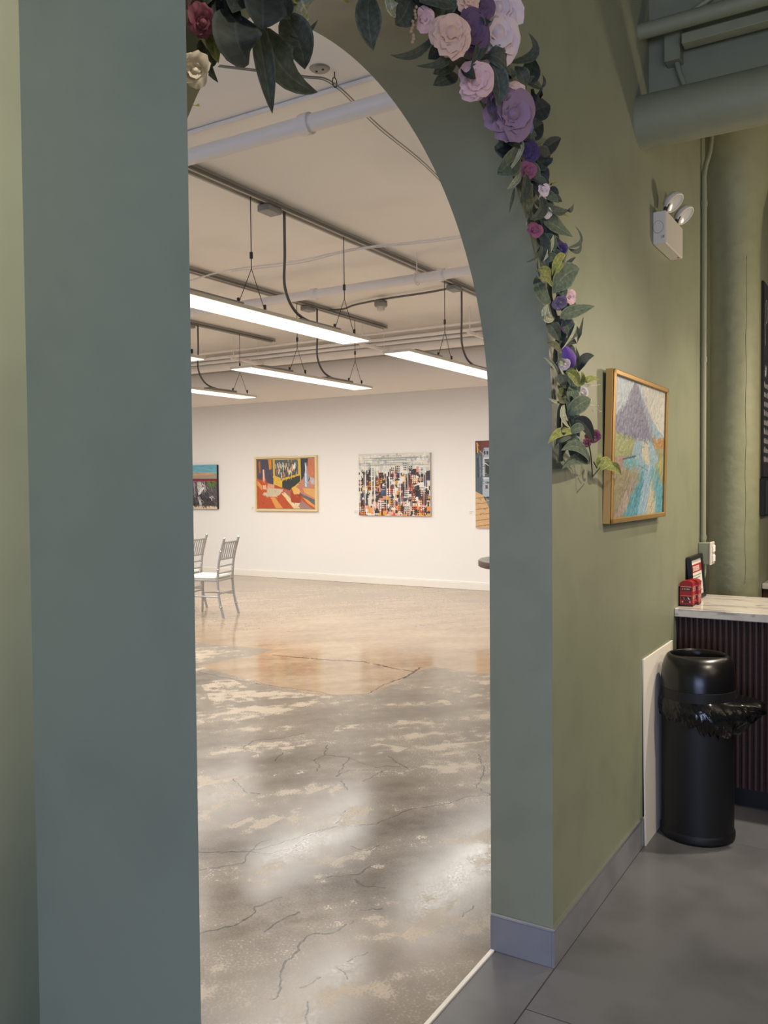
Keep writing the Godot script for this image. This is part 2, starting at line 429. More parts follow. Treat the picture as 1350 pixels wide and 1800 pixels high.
func curve(pts: Array, steps := 6) -> Array:     # smooth line through points
	var c := Curve3D.new()
	for i in pts.size():
		var t: Vector3 = (pts[mini(i + 1, pts.size() - 1)] - pts[maxi(i - 1, 0)]) / 6.0
		c.add_point(pts[i], -t, t)
	var out := []
	for i in pts.size() - 1:
		for k in steps:
			out.append(c.sample(i, float(k) / steps))
	out.append(pts[-1])
	return out

# ------------------------------------------------------------------ materials and textures
func mat(color: Color, rough := 0.6, metal := 0.0) -> StandardMaterial3D:
	var m := StandardMaterial3D.new()
	m.albedo_color = color
	m.roughness = rough
	m.metallic = metal
	return m

func rgb(r: float, g: float, b: float) -> Color:
	return Color(r / 255.0, g / 255.0, b / 255.0)

func noise(freq: float, s: int, octaves := 4, kind := FastNoiseLite.TYPE_SIMPLEX_SMOOTH) -> FastNoiseLite:
	var n := FastNoiseLite.new()
	n.seed = s
	n.noise_type = kind
	n.frequency = freq
	n.fractal_octaves = octaves
	return n

func tex(img: Image) -> ImageTexture:
	return ImageTexture.create_from_image(img)

# tileable mottled tone: mean 1 grey multiplied with the albedo colour
func mottle(size: int, freq: float, s: int, lo: float, hi: float, stretch := 1.0) -> ImageTexture:
	var n := noise(freq, s, 5)
	var src := n.get_seamless_image(size, int(size / stretch), false, false, 0.2)
	if stretch != 1.0:
		src.resize(size, size, Image.INTERPOLATE_CUBIC)
	var img := Image.create(size, size, false, Image.FORMAT_RGB8)
	for y in size:
		for x in size:
			var v := lerpf(lo, hi, src.get_pixel(x, y).r)
			img.set_pixel(x, y, Color(v, v, v))
	return tex(img)

func relief(size: int, freq: float, s: int, strength: float) -> ImageTexture:
	var img := noise(freq, s, 5).get_seamless_image(size, size, false, false, 0.2)
	img.convert(Image.FORMAT_RGBA8)
	img.bump_map_to_normal_map(strength)
	return tex(img)

func spread(m: StandardMaterial3D, scale: float, world := true) -> StandardMaterial3D:
	m.uv1_triplanar = true
	m.uv1_world_triplanar = world
	m.uv1_scale = Vector3.ONE * scale
	return m

# flat print: filled polygon on an image, points in 0..1
func fill(img: Image, pts: Array, col: Color) -> void:
	var w := img.get_width()
	var h := img.get_height()
	var y0 := h
	var y1 := 0
	for p in pts:
		y0 = mini(y0, int(p.y * h))
		y1 = maxi(y1, int(p.y * h) + 1)
	for y in range(maxi(y0, 0), mini(y1, h)):
		var fy := (y + 0.5) / h
		var xs := []
		for i in pts.size():
			var a: Vector2 = pts[i]
			var b: Vector2 = pts[(i + 1) % pts.size()]
			if (a.y <= fy) != (b.y <= fy):
				xs.append((a.x + (fy - a.y) / (b.y - a.y) * (b.x - a.x)) * w)
		xs.sort()
		for k in range(0, xs.size() - 1, 2):
			var x0 := clampi(int(round(xs[k])), 0, w)
			var x1 := clampi(int(round(xs[k + 1])), 0, w)
			if x1 > x0:
				img.fill_rect(Rect2i(x0, y, x1 - x0, 1), col)

func vv(a: Array) -> Array:
	var out := []
	for i in range(0, a.size(), 2):
		out.append(Vector2(a[i], a[i + 1]))
	return out

func dab(img: Image, a: Vector2, b: Vector2, w: float, col: Color) -> void:
	var d := (b - a).orthogonal().normalized() * w * 0.5
	fill(img, [a + d, b + d, b - d, a - d], col)

# scattered brush dabs inside a region, colour taken from what lies there and shifted
func dabs(img: Image, n: int, lo: Vector2, hi: Vector2, length: float, w: float, ang: float, spread: float, shift: float) -> void:
	for i in n:
		var p := Vector2(rng.randf_range(lo.x, hi.x), rng.randf_range(lo.y, hi.y))
		var c := img.get_pixel(clampi(int(p.x * img.get_width()), 0, img.get_width() - 1), clampi(int(p.y * img.get_height()), 0, img.get_height() - 1))
		var k := rng.randf_range(-shift, shift)
		c = Color(clampf(c.r + k + rng.randf_range(-shift, shift) * 0.35, 0, 1), clampf(c.g + k, 0, 1), clampf(c.b + k + rng.randf_range(-shift, shift) * 0.35, 0, 1))
		var a := ang + rng.randf_range(-spread, spread)
		dab(img, p, p + Vector2(cos(a), sin(a)) * length * rng.randf_range(0.5, 1.4), w * rng.randf_range(0.6, 1.4), c)

func canvas(w: int, h: int, col: Color) -> Image:
	var img := Image.create(w, h, false, Image.FORMAT_RGB8)
	img.fill(col)
	return img

func printed(img: Image, rough := 0.6) -> StandardMaterial3D:
	var m := mat(Color.WHITE, rough)
	m.albedo_texture = tex(img)
	return m

# ------------------------------------------------------------------ camera, light, exposure
func stage() -> void:
	var cam := Camera3D.new()
	cam.name = "camera"
	add_child(cam)
	cam.position = Vector3(0, 1.5, 0)
	cam.basis = Basis.from_euler(Vector3(deg_to_rad(-1.7603), deg_to_rad(31.3562), deg_to_rad(-0.4823)), EULER_ORDER_YXZ)
	cam.fov = 61.53
	cam.near = 0.05
	cam.current = true
	var env := Environment.new()
	env.background_mode = Environment.BG_COLOR
	env.background_color = Color(0.75, 0.82, 0.9)
	env.background_energy_multiplier = 0.6
	env.tonemap_mode = Environment.TONE_MAPPER_LINEAR
	env.tonemap_exposure = 1.0
	env.sdfgi_enabled = true
	env.ssao_enabled = true
	env.ssil_enabled = true
	var we := WorldEnvironment.new()
	we.name = "world_environment"
	we.environment = env
	add_child(we)

const PANEL_ENERGY := 4.1
const PENDANT_ENERGY := 1.0
const WINDOW_ENERGY := 13.0
const GALLERY_WINDOW_ENERGY := 8.5
const SPOT_ENERGY := 7.5

func area(at: Vector3, size: Vector2, face: Basis, energy: float, col: Color, parent: Node) -> void:
	var l := AreaLight3D.new()
	l.name = "area_light"
	l.area_size = size
	l.light_energy = energy
	l.light_color = col
	l.light_specular = 1.0
	l.shadow_enabled = true
	l.area_range = 30.0
	parent.add_child(l, true)
	l.transform = Transform3D(face, at)

# ------------------------------------------------------------------ materials
func make_materials() -> void:
	var tone := mottle(512, 0.012, 3, 0.95, 1.05)
	var grain := relief(512, 0.05, 8, 1.0)
	var green := mat(rgb(139, 143, 119), 0.5)
	green.albedo_texture = tone
	green.normal_enabled = true
	green.normal_texture = grain
	green.normal_scale = 0.12
	M.green = spread(green, 0.55)
	var plaster := mat(rgb(134, 137, 108), 0.55)
	plaster.albedo_texture = mottle(512, 0.014, 31, 0.93, 1.05)
	plaster.normal_enabled = true
	plaster.normal_texture = relief(512, 0.022, 33, 6.0)
	plaster.normal_scale = 0.22
	M.plaster = spread(plaster, 1.3)
	M.duct_green = spread(green.duplicate(), 1.0)
	M.white_wall = mat(rgb(246, 244, 240), 0.75)
	var cream := mat(rgb(247, 245, 241), 0.8)
	cream.albedo_texture = mottle(256, 0.01, 12, 0.97, 1.03)
	M.ceiling = spread(cream, 0.25)
	M.pipe_white = mat(rgb(232, 230, 228), 0.45)
	M.duct_cream = mat(rgb(244, 240, 234), 0.6)
	M.trim_white = mat(rgb(245, 241, 232), 0.5)
	M.galv = mat(rgb(150, 152, 152), 0.45, 0.6)
	M.conduit_grey = mat(rgb(108, 106, 102), 0.55, 0.2)
	M.wire = mat(rgb(70, 68, 66), 0.5, 0.4)
	M.white_enamel = mat(rgb(216, 211, 199), 0.35)
	M.rail = mat(rgb(186, 183, 176), 0.45, 0.25)
	M.dark_clip = mat(rgb(60, 58, 56), 0.5)
	var lens := mat(rgb(255, 255, 250), 0.4)
	lens.emission_enabled = true
	lens.emission = rgb(255, 252, 240)
	lens.emission_energy_multiplier = 1.3
	M.lens = lens
	M.silver = mat(rgb(176, 178, 178), 0.32, 0.75)
	M.cushion = mat(rgb(238, 234, 224), 0.8)
	var tile_tone := mottle(512, 0.008, 51, 0.86, 1.1)
	M.tile = []
	for k in 3:
		var t := mat(rgb(108 + 3 * k, 109 + 3 * k, 113 + 3 * k), 0.3)
		t.albedo_texture = tile_tone
		M.tile.append(spread(t, 0.7))
	M.grout = mat(rgb(58, 57, 56), 0.9)
	M.base_tile = spread(mat(rgb(136, 136, 139), 0.4), 0.7)
	M.base_tile.albedo_texture = tile_tone
	M.alu = mat(rgb(190, 192, 196), 0.3, 0.85)
	M.bin = mat(rgb(10, 10, 12), 0.28)
	M.bin_body = mat(rgb(9, 10, 14), 0.55)
	M.bag = mat(rgb(12, 12, 14), 0.16)
	M.board = mat(rgb(232, 226, 214), 0.7)
	M.gold = mat(rgb(198, 160, 100), 0.34, 0.5)
	M.black_frame = mat(rgb(18, 19, 22), 0.4)
	M.bus_red = mat(rgb(150, 26, 26), 0.3)
	var slat := mat(rgb(62, 40, 38), 0.5)
	slat.albedo_texture = mottle(256, 0.03, 61, 0.7, 1.15, 0.2)
	M.slat = spread(slat, 3.0)
	M.dark_wood = mat(rgb(26, 18, 18), 0.6)
	M.stem = mat(rgb(52, 54, 40), 0.8)
	# marble worktop
	var n1 := noise(0.006, 71, 5)
	var n2 := noise(0.004, 72, 4)
	var img := canvas(512, 512, Color.WHITE)
	for y in 512:
		for x in 512:
			var v := absf(n1.get_noise_2d(x * 0.4 + n2.get_noise_2d(x, y) * 60.0, y * 1.6))
			var k := clampf(1.0 - v * 9.0, 0.0, 1.0) * 0.2 + absf(n2.get_noise_2d(x * 3.0, y * 3.0)) * 0.08
			img.set_pixel(x, y, Color(0.86 - k, 0.84 - k, 0.81 - k * 0.95))
	var marble := mat(Color.WHITE, 0.12)
	marble.albedo_texture = tex(img)
	M.marble = spread(marble, 1.1)
	# silk leaves: dull cloth greens (b has shadow painted into its colour), each kind with a paler midrib and rim in the weave
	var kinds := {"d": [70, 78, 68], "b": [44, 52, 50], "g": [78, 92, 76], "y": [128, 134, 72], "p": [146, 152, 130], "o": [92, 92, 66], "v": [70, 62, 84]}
	for k in kinds:
		var c: Array = kinds[k]
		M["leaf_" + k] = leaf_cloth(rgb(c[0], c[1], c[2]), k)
	var petals := {"peach": [232, 194, 170], "blush": [228, 206, 202], "pink": [228, 190, 188], "magenta": [150, 86, 108], "mauve": [150, 122, 140], "plum": [104, 80, 104], "violet": [72, 58, 106], "lilac": [116, 102, 124], "blue": [122, 134, 170], "cream": [226, 214, 200]}
	for k in petals:
		var c: Array = petals[k]
		var m := mat(rgb(c[0], c[1], c[2]), 0.8)
		m.backlight_enabled = true
		m.backlight = Color(0.15, 0.13, 0.13)
		m.rim_enabled = true
		m.rim = 0.3
		M["petal_" + k] = m
	M.bud_white = mat(rgb(224, 214, 200), 0.7)
	M.berry = mat(rgb(186, 160, 128), 0.6)

func leaf_cloth(c: Color, k: String) -> StandardMaterial3D:
	var img := canvas(64, 128, c)
	var n := noise(0.05, 90 + k.unicode_at(0), 3)
	for y in 128:
		for x in 64:
			var u := absf(x - 31.5) / 31.5
			var vein := absf(fmod(y + u * 26.0, 15.0) - 7.5) < 1.0
			var q := 1.0 + n.get_noise_2d(x, y) * 0.28
			if u < 0.07:
				q += 0.28
			elif vein:
				q += 0.12
			if u > 0.86:
				q += 0.25
			img.set_pixel(x, y, Color(c.r * q, c.g * q, c.b * q))
	var m := mat(Color.WHITE, 0.75)
	m.albedo_texture = tex(img)
	m.backlight_enabled = true
	m.backlight = Color(0.1, 0.12, 0.08)
	return m

# polished concrete: returns [albedo image, roughness image] for the floor between two (x, z) corners
func concrete(size: int, lo: Vector2, hi: Vector2) -> Array:
	var worn := Image.create(size, size, false, Image.FORMAT_L8)
	var tan_zone := Image.create(size, size, false, Image.FORMAT_L8)
	var span := hi - lo
	for w in WORN:
		var pts := []
		for p in vv(w):
			pts.append((p - lo) / span)
		fill(worn, pts, Color.WHITE)
	var far := [-12.6, -5.6, -5.85, -6.1, -5.23, -6.167, -4.974, -6.182, -4.94, -5.9, -5.03, -5.62, -5.09, -5.318, -4.645, -5.192, -4.138, -5.069, -3.695, -5.01, -3.458, -5.065, -3.305, -5.19, -3.309, -5.533, -3.363, -6.027, -3.345, -6.236, -3.122, -6.21, -2.812, -6.214, -1.0, -6.4, -1.0, -11.4, -12.6, -11.4]
	var zone := []
	for p in vv(far):
		zone.append((p - lo) / span)
	fill(tan_zone, zone, Color.WHITE)
	var big := noise(0.55, 21, 4)
	var streak := noise(1.6, 22, 4)
	var fine := noise(9.0, 23, 3)
	var speck := noise(85.0, 24, 2)
	var al := Image.create(size, size, false, Image.FORMAT_RGB8)
	var ro := Image.create(size, size, false, Image.FORMAT_RGB8)
	var speckle := clampf(0.006 / (span.x / size), 0.25, 1.0)     # coarse print carries no fine speckle
	var wd := worn.get_data()
	var td := tan_zone.get_data()
	var grey_dark := Vector3(0.44, 0.408, 0.37)
	var grey_light := Vector3(0.63, 0.585, 0.525)
	var tan_dark := Vector3(0.58, 0.495, 0.40)
	var tan_light := Vector3(0.72, 0.64, 0.54)
	var cream := Vector3(0.77, 0.71, 0.62)
	var ad := PackedByteArray()
	var rd := PackedByteArray()
	ad.resize(size * size * 3)
	rd.resize(size * size * 3)
	for j in size:
		var z := lo.y + span.y * (j + 0.5) / size
		for i in size:
			var x := lo.x + span.x * (i + 0.5) / size
			var at := j * size + i
			var b := big.get_noise_2d(x, z)
			# trowel sweeps run along the room's diagonal
			var s := streak.get_noise_2d((x - z) * 0.45, (x + z) * 1.5)
			var f := fine.get_noise_2d(x, z)
			var g := speck.get_noise_2d(x, z) * speckle
			var t := clampf(0.5 + b * 0.55 + s * 0.5 + f * 0.2, 0.0, 1.0)
			var c: Vector3
			var r := 0.2
			if td[at] > 0:
				c = tan_dark.lerp(tan_light, clampf(t * 0.9 + 0.05 + f * 0.12, 0.0, 1.0))
				r = 0.09 + 0.07 * t
			else:
				c = grey_dark.lerp(grey_light, t)
				r = 0.165 + 0.12 * t
				var wear := s * 0.9 + b * 0.3 + f * 0.45 + g * 0.16
				if wd[at] > 0:
					wear += 0.42
				if wear > 0.34:
					var k := clampf((wear - 0.34) * 3.2, 0.0, 0.7)
					c = c.lerp(cream, k)
					r += 0.1 * k
			c *= 1.0 + g * 0.09
			ad[at * 3] = int(clampf(c.x, 0, 1) * 255.0)
			ad[at * 3 + 1] = int(clampf(c.y, 0, 1) * 255.0)
			ad[at * 3 + 2] = int(clampf(c.z, 0, 1) * 255.0)
			var rb := int(clampf(r + g * 0.1, 0.04, 1.0) * 255.0)
			rd[at * 3] = rb; rd[at * 3 + 1] = rb; rd[at * 3 + 2] = rb
	al.set_data(size, size, false, Image.FORMAT_RGB8, ad)
	ro.set_data(size, size, false, Image.FORMAT_RGB8, rd)
	var px := span.x / size
	var r2 := RandomNumberGenerator.new()
	r2.seed = 77
	for line in CRACKS:
		var pts := vv(line)
		for k in pts.size() - 1:
			var steps := int(pts[k].distance_to(pts[k + 1]) / 0.025) + 1
			var prev: Vector2 = pts[k]
			for q in steps:
				var next: Vector2 = pts[k].lerp(pts[k + 1], float(q + 1) / steps)
				if q < steps - 1:
					next += Vector2(r2.randf_range(-0.008, 0.008), r2.randf_range(-0.008, 0.008))
				dab(al, (prev - lo) / span, (next - lo) / span, maxf(0.0045, px * 1.1) * r2.randf_range(0.6, 1.6) / span.x, Color(0.15, 0.135, 0.115))
				prev = next
	return [al, ro]

func floor_material(size: int, lo: Vector2, hi: Vector2) -> StandardMaterial3D:
	var pair := concrete(size, lo, hi)
	var m := mat(Color.WHITE, 1.0)
	m.albedo_texture = tex(pair[0])
	m.roughness_texture = tex(pair[1])
	m.roughness_texture_channel = BaseMaterial3D.TEXTURE_CHANNEL_RED
	return m

# ------------------------------------------------------------------ the rooms
func rect_y(st: SurfaceTool, x0: float, x1: float, z0: float, z1: float, y: float, lo: Vector2, hi: Vector2) -> void:
	var s := hi - lo
	quad(st, Vector3(x0, y, z0), Vector3(x1, y, z0), Vector3(x1, y, z1), Vector3(x0, y, z1), Vector3.UP,
		(Vector2(x0, z0) - lo) / s, (Vector2(x1, z0) - lo) / s, (Vector2(x1, z1) - lo) / s, (Vector2(x0, z1) - lo) / s)

func build_rooms() -> void:
	O = Vector3.ZERO
	# gallery floor: the worn stretch inside the arch carries the finer print
	var nlo := Vector2(-5.2, -5.6)
	var nhi := Vector2(-1.13, -1.53)
	var flo := Vector2(-12.6, -11.2)
	var fhi := Vector2(XG, 3.6)
	var st := mb()
	rect_y(st, nlo.x, nhi.x, nlo.y, nhi.y, 0.0, nlo, nhi)
	var mesh := st.commit()
	mesh.surface_set_material(0, floor_material(1400, nlo, nhi))
	st = mb()
	rect_y(st, flo.x, nlo.x, flo.y, fhi.y, 0.0, flo, fhi)
	rect_y(st, nlo.x, nhi.x, flo.y, nlo.y, 0.0, flo, fhi)
	rect_y(st, nlo.x, nhi.x, nhi.y, fhi.y, 0.0, flo, fhi)
	mesh = st.commit(mesh)
	mesh.surface_set_material(1, floor_material(1100, flo, fhi))
	st = mb()
	box(st, Vector3(-12.7, -0.2, -11.3), Vector3(-1.13, -0.004, 3.7))
	mesh = st.commit(mesh)
	mesh.surface_set_material(2, M.grout)
	var fl := MeshInstance3D.new()
	fl.name = "floor"
	fl.mesh = mesh
	add_child(fl)
	fl.set_meta("kind", "structure")
	fl.set_meta("label", "polished cracked concrete floor of the gallery beyond the arch")
	fl.set_meta("category", "floor")

	# cafe floor: screed with large grey tiles laid on it
	st = mb()
	box(st, Vector3(-1.13, -0.2, -9.1), Vector3(4.6, -0.004, 3.7))
	var cf := structure("floor_cafe", st, M.grout, "cafe floor of large grey tiles with thin dark joints")
	var cols := [-1.122, -0.9225, -0.1725, 0.5775, 1.3275, 2.0775, 2.8275, 3.5775, 4.3275, 4.6]
	for c in cols.size() - 1:
		var z := 3.732 if c > 0 else 3.3
		while z > -9.0:
			var z1 := maxf(z - 1.5, -9.1)
			if z1 < -9.05:
				z1 = -9.1
			st = mb()
			var x0: float = cols[c] + 0.0015
			var x1: float = cols[c + 1] - 0.0015
			box(st, Vector3(x0, -0.006, z1 + 0.0015), Vector3(x1, 0.0, minf(z, 3.69) - 0.0015), 0.0012)
			part("tile", st, M.tile[rng.randi() % 3], cf)
			z -= 1.5
	O = Vector3(-1.13, 0, 0)
	st = mb()
	box(st, Vector3(-1.137, -0.004, ZJ + 0.004), Vector3(-1.123, 0.004, ZN - 0.004), 0.001)
	var ts := structure("trim_1", st, M.trim_white, "white metal threshold strip between tile and concrete")

	# arch wall
	O = Vector3(XW, 0, -1.7)
	st = mb()
	var top := 3.75
	for f in [[XW, Vector3.RIGHT], [XG, Vector3.LEFT]]:
		var x: float = f[0]
		var n: Vector3 = f[1]
		quad(st, Vector3(x, -0.1, 3.7), Vector3(x, -0.1, ZN), Vector3(x, top, ZN), Vector3(x, top, 3.7), n)
		quad(st, Vector3(x, -0.1, ZJ), Vector3(x, -0.1, -4.8), Vector3(x, top, -4.8), Vector3(x, top, ZJ), n)
		for k in 64:
			var a0 := PI * k / 64.0
			var a1 := PI * (k + 1) / 64.0
			var p0 := Vector3(x, SPRING + AR * sin(a0), ZC + AR * cos(a0))
			var p1 := Vector3(x, SPRING + AR * sin(a1), ZC + AR * cos(a1))
			quad(st, p0, p1, Vector3(x, top, p1.z), Vector3(x, top, p0.z), n)
	for k in 64:
		var a0 := PI * k / 64.0
		var a1 := PI * (k + 1) / 64.0
		var n0 := Vector3(0, -sin(a0), -cos(a0))
		var n1 := Vector3(0, -sin(a1), -cos(a1))
		var p := [Vector3(XW, SPRING + AR * sin(a0), ZC + AR * cos(a0)), Vector3(XW, SPRING + AR * sin(a1), ZC + AR * cos(a1))]
		var d := Vector3(XG - XW, 0, 0)
		squad(st, [p[0], p[1], p[1] + d, p[0] + d], [n0, n1, n1, n0])
	quad(st, Vector3(XW, -0.1, ZJ), Vector3(XG, -0.1, ZJ), Vector3(XG, SPRING, ZJ), Vector3(XW, SPRING, ZJ), Vector3.BACK)
	quad(st, Vector3(XW, -0.1, ZN), Vector3(XG, -0.1, ZN), Vector3(XG, SPRING, ZN), Vector3(XW, SPRING, ZN), Vector3.FORWARD)
	quad(st, Vector3(XW, -0.1, -4.8), Vector3(XG, -0.1, -4.8), Vector3(XG, top, -4.8), Vector3(XW, top, -4.8), Vector3.FORWARD)
	quad(st, Vector3(XW, -0.1, 3.7), Vector3(XG, -0.1, 3.7), Vector3(XG, top, 3.7), Vector3(XW, top, 3.7), Vector3.BACK)
	quad(st, Vector3(XW, top, 3.7), Vector3(XG, top, 3.7), Vector3(XG, top, -4.8), Vector3(XW, top, -4.8), Vector3.UP)
	structure("wall_arch", st, M.green, "sage green painted wall with a round-headed arch opening")
	# pier beside the near jamb
	O = Vector3(-0.79, 0, -0.78)
	st = mb()
	# splayed on the side of the opening
	var plan := [Vector2(XW - 0.01, -0.68), Vector2(-0.6535, -0.68), Vector2(-0.88, ZN + 0.002), Vector2(XW - 0.01, ZN + 0.002)]
	for k in 4:
		var p0: Vector2 = plan[k]
		var p1: Vector2 = plan[(k + 1) % 4]
		var dv := (p1 - p0).normalized()
		quad(st, Vector3(p0.x, -0.1, p0.y), Vector3(p1.x, -0.1, p1.y), Vector3(p1.x, 3.7, p1.y), Vector3(p0.x, 3.7, p0.y), Vector3(-dv.y, 0, dv.x) * (1.0 if (Vector2(-dv.y, dv.x)).dot((p0 + p1) * 0.5 - Vector2(-0.85, -0.78)) > 0.0 else -1.0))
	quad(st, Vector3(plan[0].x, 3.7, plan[0].y), Vector3(plan[1].x, 3.7, plan[1].y), Vector3(plan[2].x, 3.7, plan[2].y), Vector3(plan[3].x, 3.7, plan[3].y), Vector3.UP)
	structure("wall_pier", st, M.green, "sage green pier standing out from the arch wall")

	# gallery shell
	O = Vector3(-7, 0, -11.2)
	st = mb()
	box(st, Vector3(-12.7, -0.1, -11.3), Vector3(XG + 0.2, 3.8, -11.12))
	structure("wall_back", st, M.white_wall, "white gallery wall hung with paintings")
	O = Vector3(-12.6, 0, -4)
	st = mb()
	box(st, Vector3(-12.75, -0.1, -11.3), Vector3(-12.6, 3.8, 3.7))
	structure("wall_left", st, M.white_wall, "white side wall of the gallery")
	O = Vector3(-7, 0, 3.6)
	st = mb()
	box(st, Vector3(-12.7, -0.1, 3.6), Vector3(-9.0, 3.8, 3.75))
	box(st, Vector3(-2.5, -0.1, 3.6), Vector3(XG, 3.8, 3.75))
	box(st, Vector3(-9.0, -0.1, 3.6), Vector3(-2.5, 0.3, 3.75))
	box(st, Vector3(-9.0, 2.9, 3.6), Vector3(-2.5, 3.8, 3.75))
	structure("wall_near", st, M.white_wall, "white street wall of the gallery with wide windows")
	O = Vector3(-1.24, 0, -8)
	st = mb()
	box(st, Vector3(-1.34, -0.1, -11.3), Vector3(XG, 3.8, -4.79))
	structure("wall_right", st, M.white_wall, "white gallery wall running on past the arch wall")
	O = Vector3(-7, GC, -4)
	st = mb()
	box(st, Vector3(-12.7, GC, -11.3), Vector3(XG + 0.1, 3.8, 3.7))
	structure("ceiling", st, M.ceiling, "cream painted concrete ceiling of the gallery")
	O = Vector3(-7, 0, -11.1)
	for b in [[-12.6, -7.6, 0.018], [-7.6, XG - 0.2, 0.024]]:
		st = mb()
		box(st, Vector3(b[0], 0.0, -11.125), Vector3(b[1], 0.098, -11.12 + b[2]), 0.004)
		box(st, Vector3(b[0], 0.098, -11.125), Vector3(b[1], 0.112, -11.12 + b[2] * 0.6), 0.003)
		structure("baseboard_back" if b[0] < -10 else "baseboard_back_001", st, M.trim_white, "white baseboard along the gallery wall")

	# cafe shell
	O = Vector3(2, CC, -3)
	st = mb()
	box(st, Vector3(XW - 0.1, CC, -9.2), Vector3(4.75, CC + 0.15, 3.7))
	structure("ceiling_cafe", st, M.green, "green painted cafe ceiling")
	O = Vector3(4.6, 0, -3)
	st = mb()
	box(st, Vector3(4.6, -0.1, -9.2), Vector3(4.75, 3.7, 3.7))
	structure("wall_cafe_right", st, M.green, "sage green cafe wall facing the arch wall")
	O = Vector3(2, 0, -9.1)
	st = mb()
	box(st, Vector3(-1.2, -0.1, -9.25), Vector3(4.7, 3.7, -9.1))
	structure("wall_cafe_back", st, M.green, "sage green cafe wall behind the counters")
	O = Vector3(-0.9, 0, -7)
	st = mb()
	box(st, Vector3(XG - 0.02, -0.1, -9.2), Vector3(-0.75, 3.7, -5.42))
	structure("wall_menu", st, M.green, "sage green wall carrying the chalkboard menu beyond the column")
	# window wall behind the viewer: four strips round a wide shop window
	O = Vector3(2, 0, 3.6)
	st = mb()
	box(st, Vector3(XW - 0.05, -0.1, 3.55), Vector3(-0.3, 3.7, 3.7))
	box(st, Vector3(2.9, -0.1, 3.55), Vector3(4.7, 3.7, 3.7))
	box(st, Vector3(-0.3, -0.1, 3.55), Vector3(2.9, 0.2, 3.7))
	box(st, Vector3(-0.3, 2.0, 3.55), Vector3(2.9, 3.7, 3.7))
	structure("wall_cafe_front", st, M.green, "sage green street wall with a wide shop window")
	O = Vector3(1.3, 0.2, 3.6)
	var pane := mat(rgb(214, 226, 240), 0.3)
	pane.emission_enabled = true
	pane.emission = rgb(194, 209, 255)
	pane.emission_energy_multiplier = 0.9
	st = mb()
	box(st, Vector3(-0.3, 0.2, 3.62), Vector3(2.9, 2.0, 3.64))
	var win := structure("window_1", st, pane, "wide daylit shop window in the street wall")
	st = mb()
	box(st, Vector3(-0.3, 0.2, 3.57), Vector3(2.9, 0.26, 3.62)); box(st, Vector3(-0.3, 1.94, 3.57), Vector3(2.9, 2.0, 3.62))
	for x in [-0.3, 1.27, 2.84]:
		box(st, Vector3(x, 0.2, 3.57), Vector3(x + 0.06, 2.0, 3.62))
	part("window_frame", st, M.black_frame, win)
	area(Vector3(0, 0.9, -0.06), Vector2(3.0, 1.7), Basis.IDENTITY, WINDOW_ENERGY, rgb(194, 209, 255), win)

	O = Vector3(-5.75, 0.3, 3.66)
	st = mb()
	box(st, Vector3(-9.0, 0.3, 3.67), Vector3(-2.5, 2.9, 3.69))
	var gwin := structure("window_2", st, pane, "wide daylit window in the gallery street wall")
	st = mb()
	box(st, Vector3(-9.0, 0.3, 3.62), Vector3(-2.5, 0.36, 3.67)); box(st, Vector3(-9.0, 2.84, 3.62), Vector3(-2.5, 2.9, 3.67))
	for k in 5:
		box(st, Vector3(-9.0 + k * 1.61, 0.3, 3.62), Vector3(-8.94 + k * 1.61, 2.9, 3.67))
	part("window_frame", st, M.black_frame, gwin)
	area(Vector3(0, 1.3, -0.08), Vector2(6.3, 2.4), Basis.IDENTITY, GALLERY_WINDOW_ENERGY, rgb(205, 216, 255), gwin)

	# tiled skirting with its metal edge strip
	O = Vector3(XW, 0, -3.3)
	var hb := 0.112
	st = mb()
	box(st, Vector3(XW - 0.002, 0.0, -4.14), Vector3(XW + 0.007, hb, ZJ + 0.0075), 0.001)
	var bb := structure("baseboard_cafe", st, M.base_tile, "grey tile skirting along the cafe face of the arch wall")
	st = mb()
	box(st, Vector3(XW - 0.002, hb, -4.14), Vector3(XW + 0.009, hb + 0.011, ZJ + 0.0095), 0.003)
	part("edge_strip", st, M.alu, bb)
	O = Vector3(-1.03, 0, ZJ)
	st = mb()
	box(st, Vector3(XG, 0.0, ZJ - 0.002), Vector3(XW - 0.002, hb, ZJ + 0.007), 0.001)
	bb = structure("baseboard_jamb", st, M.base_tile, "grey tile skirting across the arch jamb")
	st = mb()
	box(st, Vector3(XG, hb, ZJ - 0.002), Vector3(XW + 0.007, hb + 0.011, ZJ + 0.009), 0.003)
	part("edge_strip", st, M.alu, bb)
	# downstand beam above the duct
	O = Vector3(1, 3.05, -3.72)
	st = mb()
	box(st, Vector3(XW - 0.05, 3.06, -3.8), Vector3(4.65, 3.65, -3.655), 0.01)
	structure("trim_2", st, M.green, "green painted beam above the round duct")

func build_column() -> void:
	var c := Vector3(-0.826, 0, -5.1)
	O = c
	var st := mb()
	lathe(st, c, [Vector2(0.1275, 0.0), Vector2(0.1275, 1.0), Vector2(0.1275, 2.0), Vector2(0.1275, 2.705), Vector2(0.1265, 2.71), Vector2(0.128, 2.716), Vector2(0.131, 2.85), Vector2(0.142, 2.98), Vector2(0.168, 3.1), Vector2(0.215, 3.24), Vector2(0.28, 3.38), Vector2(0.33, 3.5), Vector2(0.34, 3.6)], 40)
	var o := single("column", st, M.plaster, "green plastered round column with a flared head beside the counter", "column")
	# hairline where two plaster coats meet
	st = mb()
	var seam := []
	for k in 24:
		var a := 0.62 + 0.02 * sin(k * 1.7)
		seam.append(c + Vector3(sin(a) * 0.1272, 0.95 + k * 0.095, cos(a) * 0.1272))
	tube(st, seam, 0.0012, 4, false)
	part("plaster_seam", st, M.stem, o)

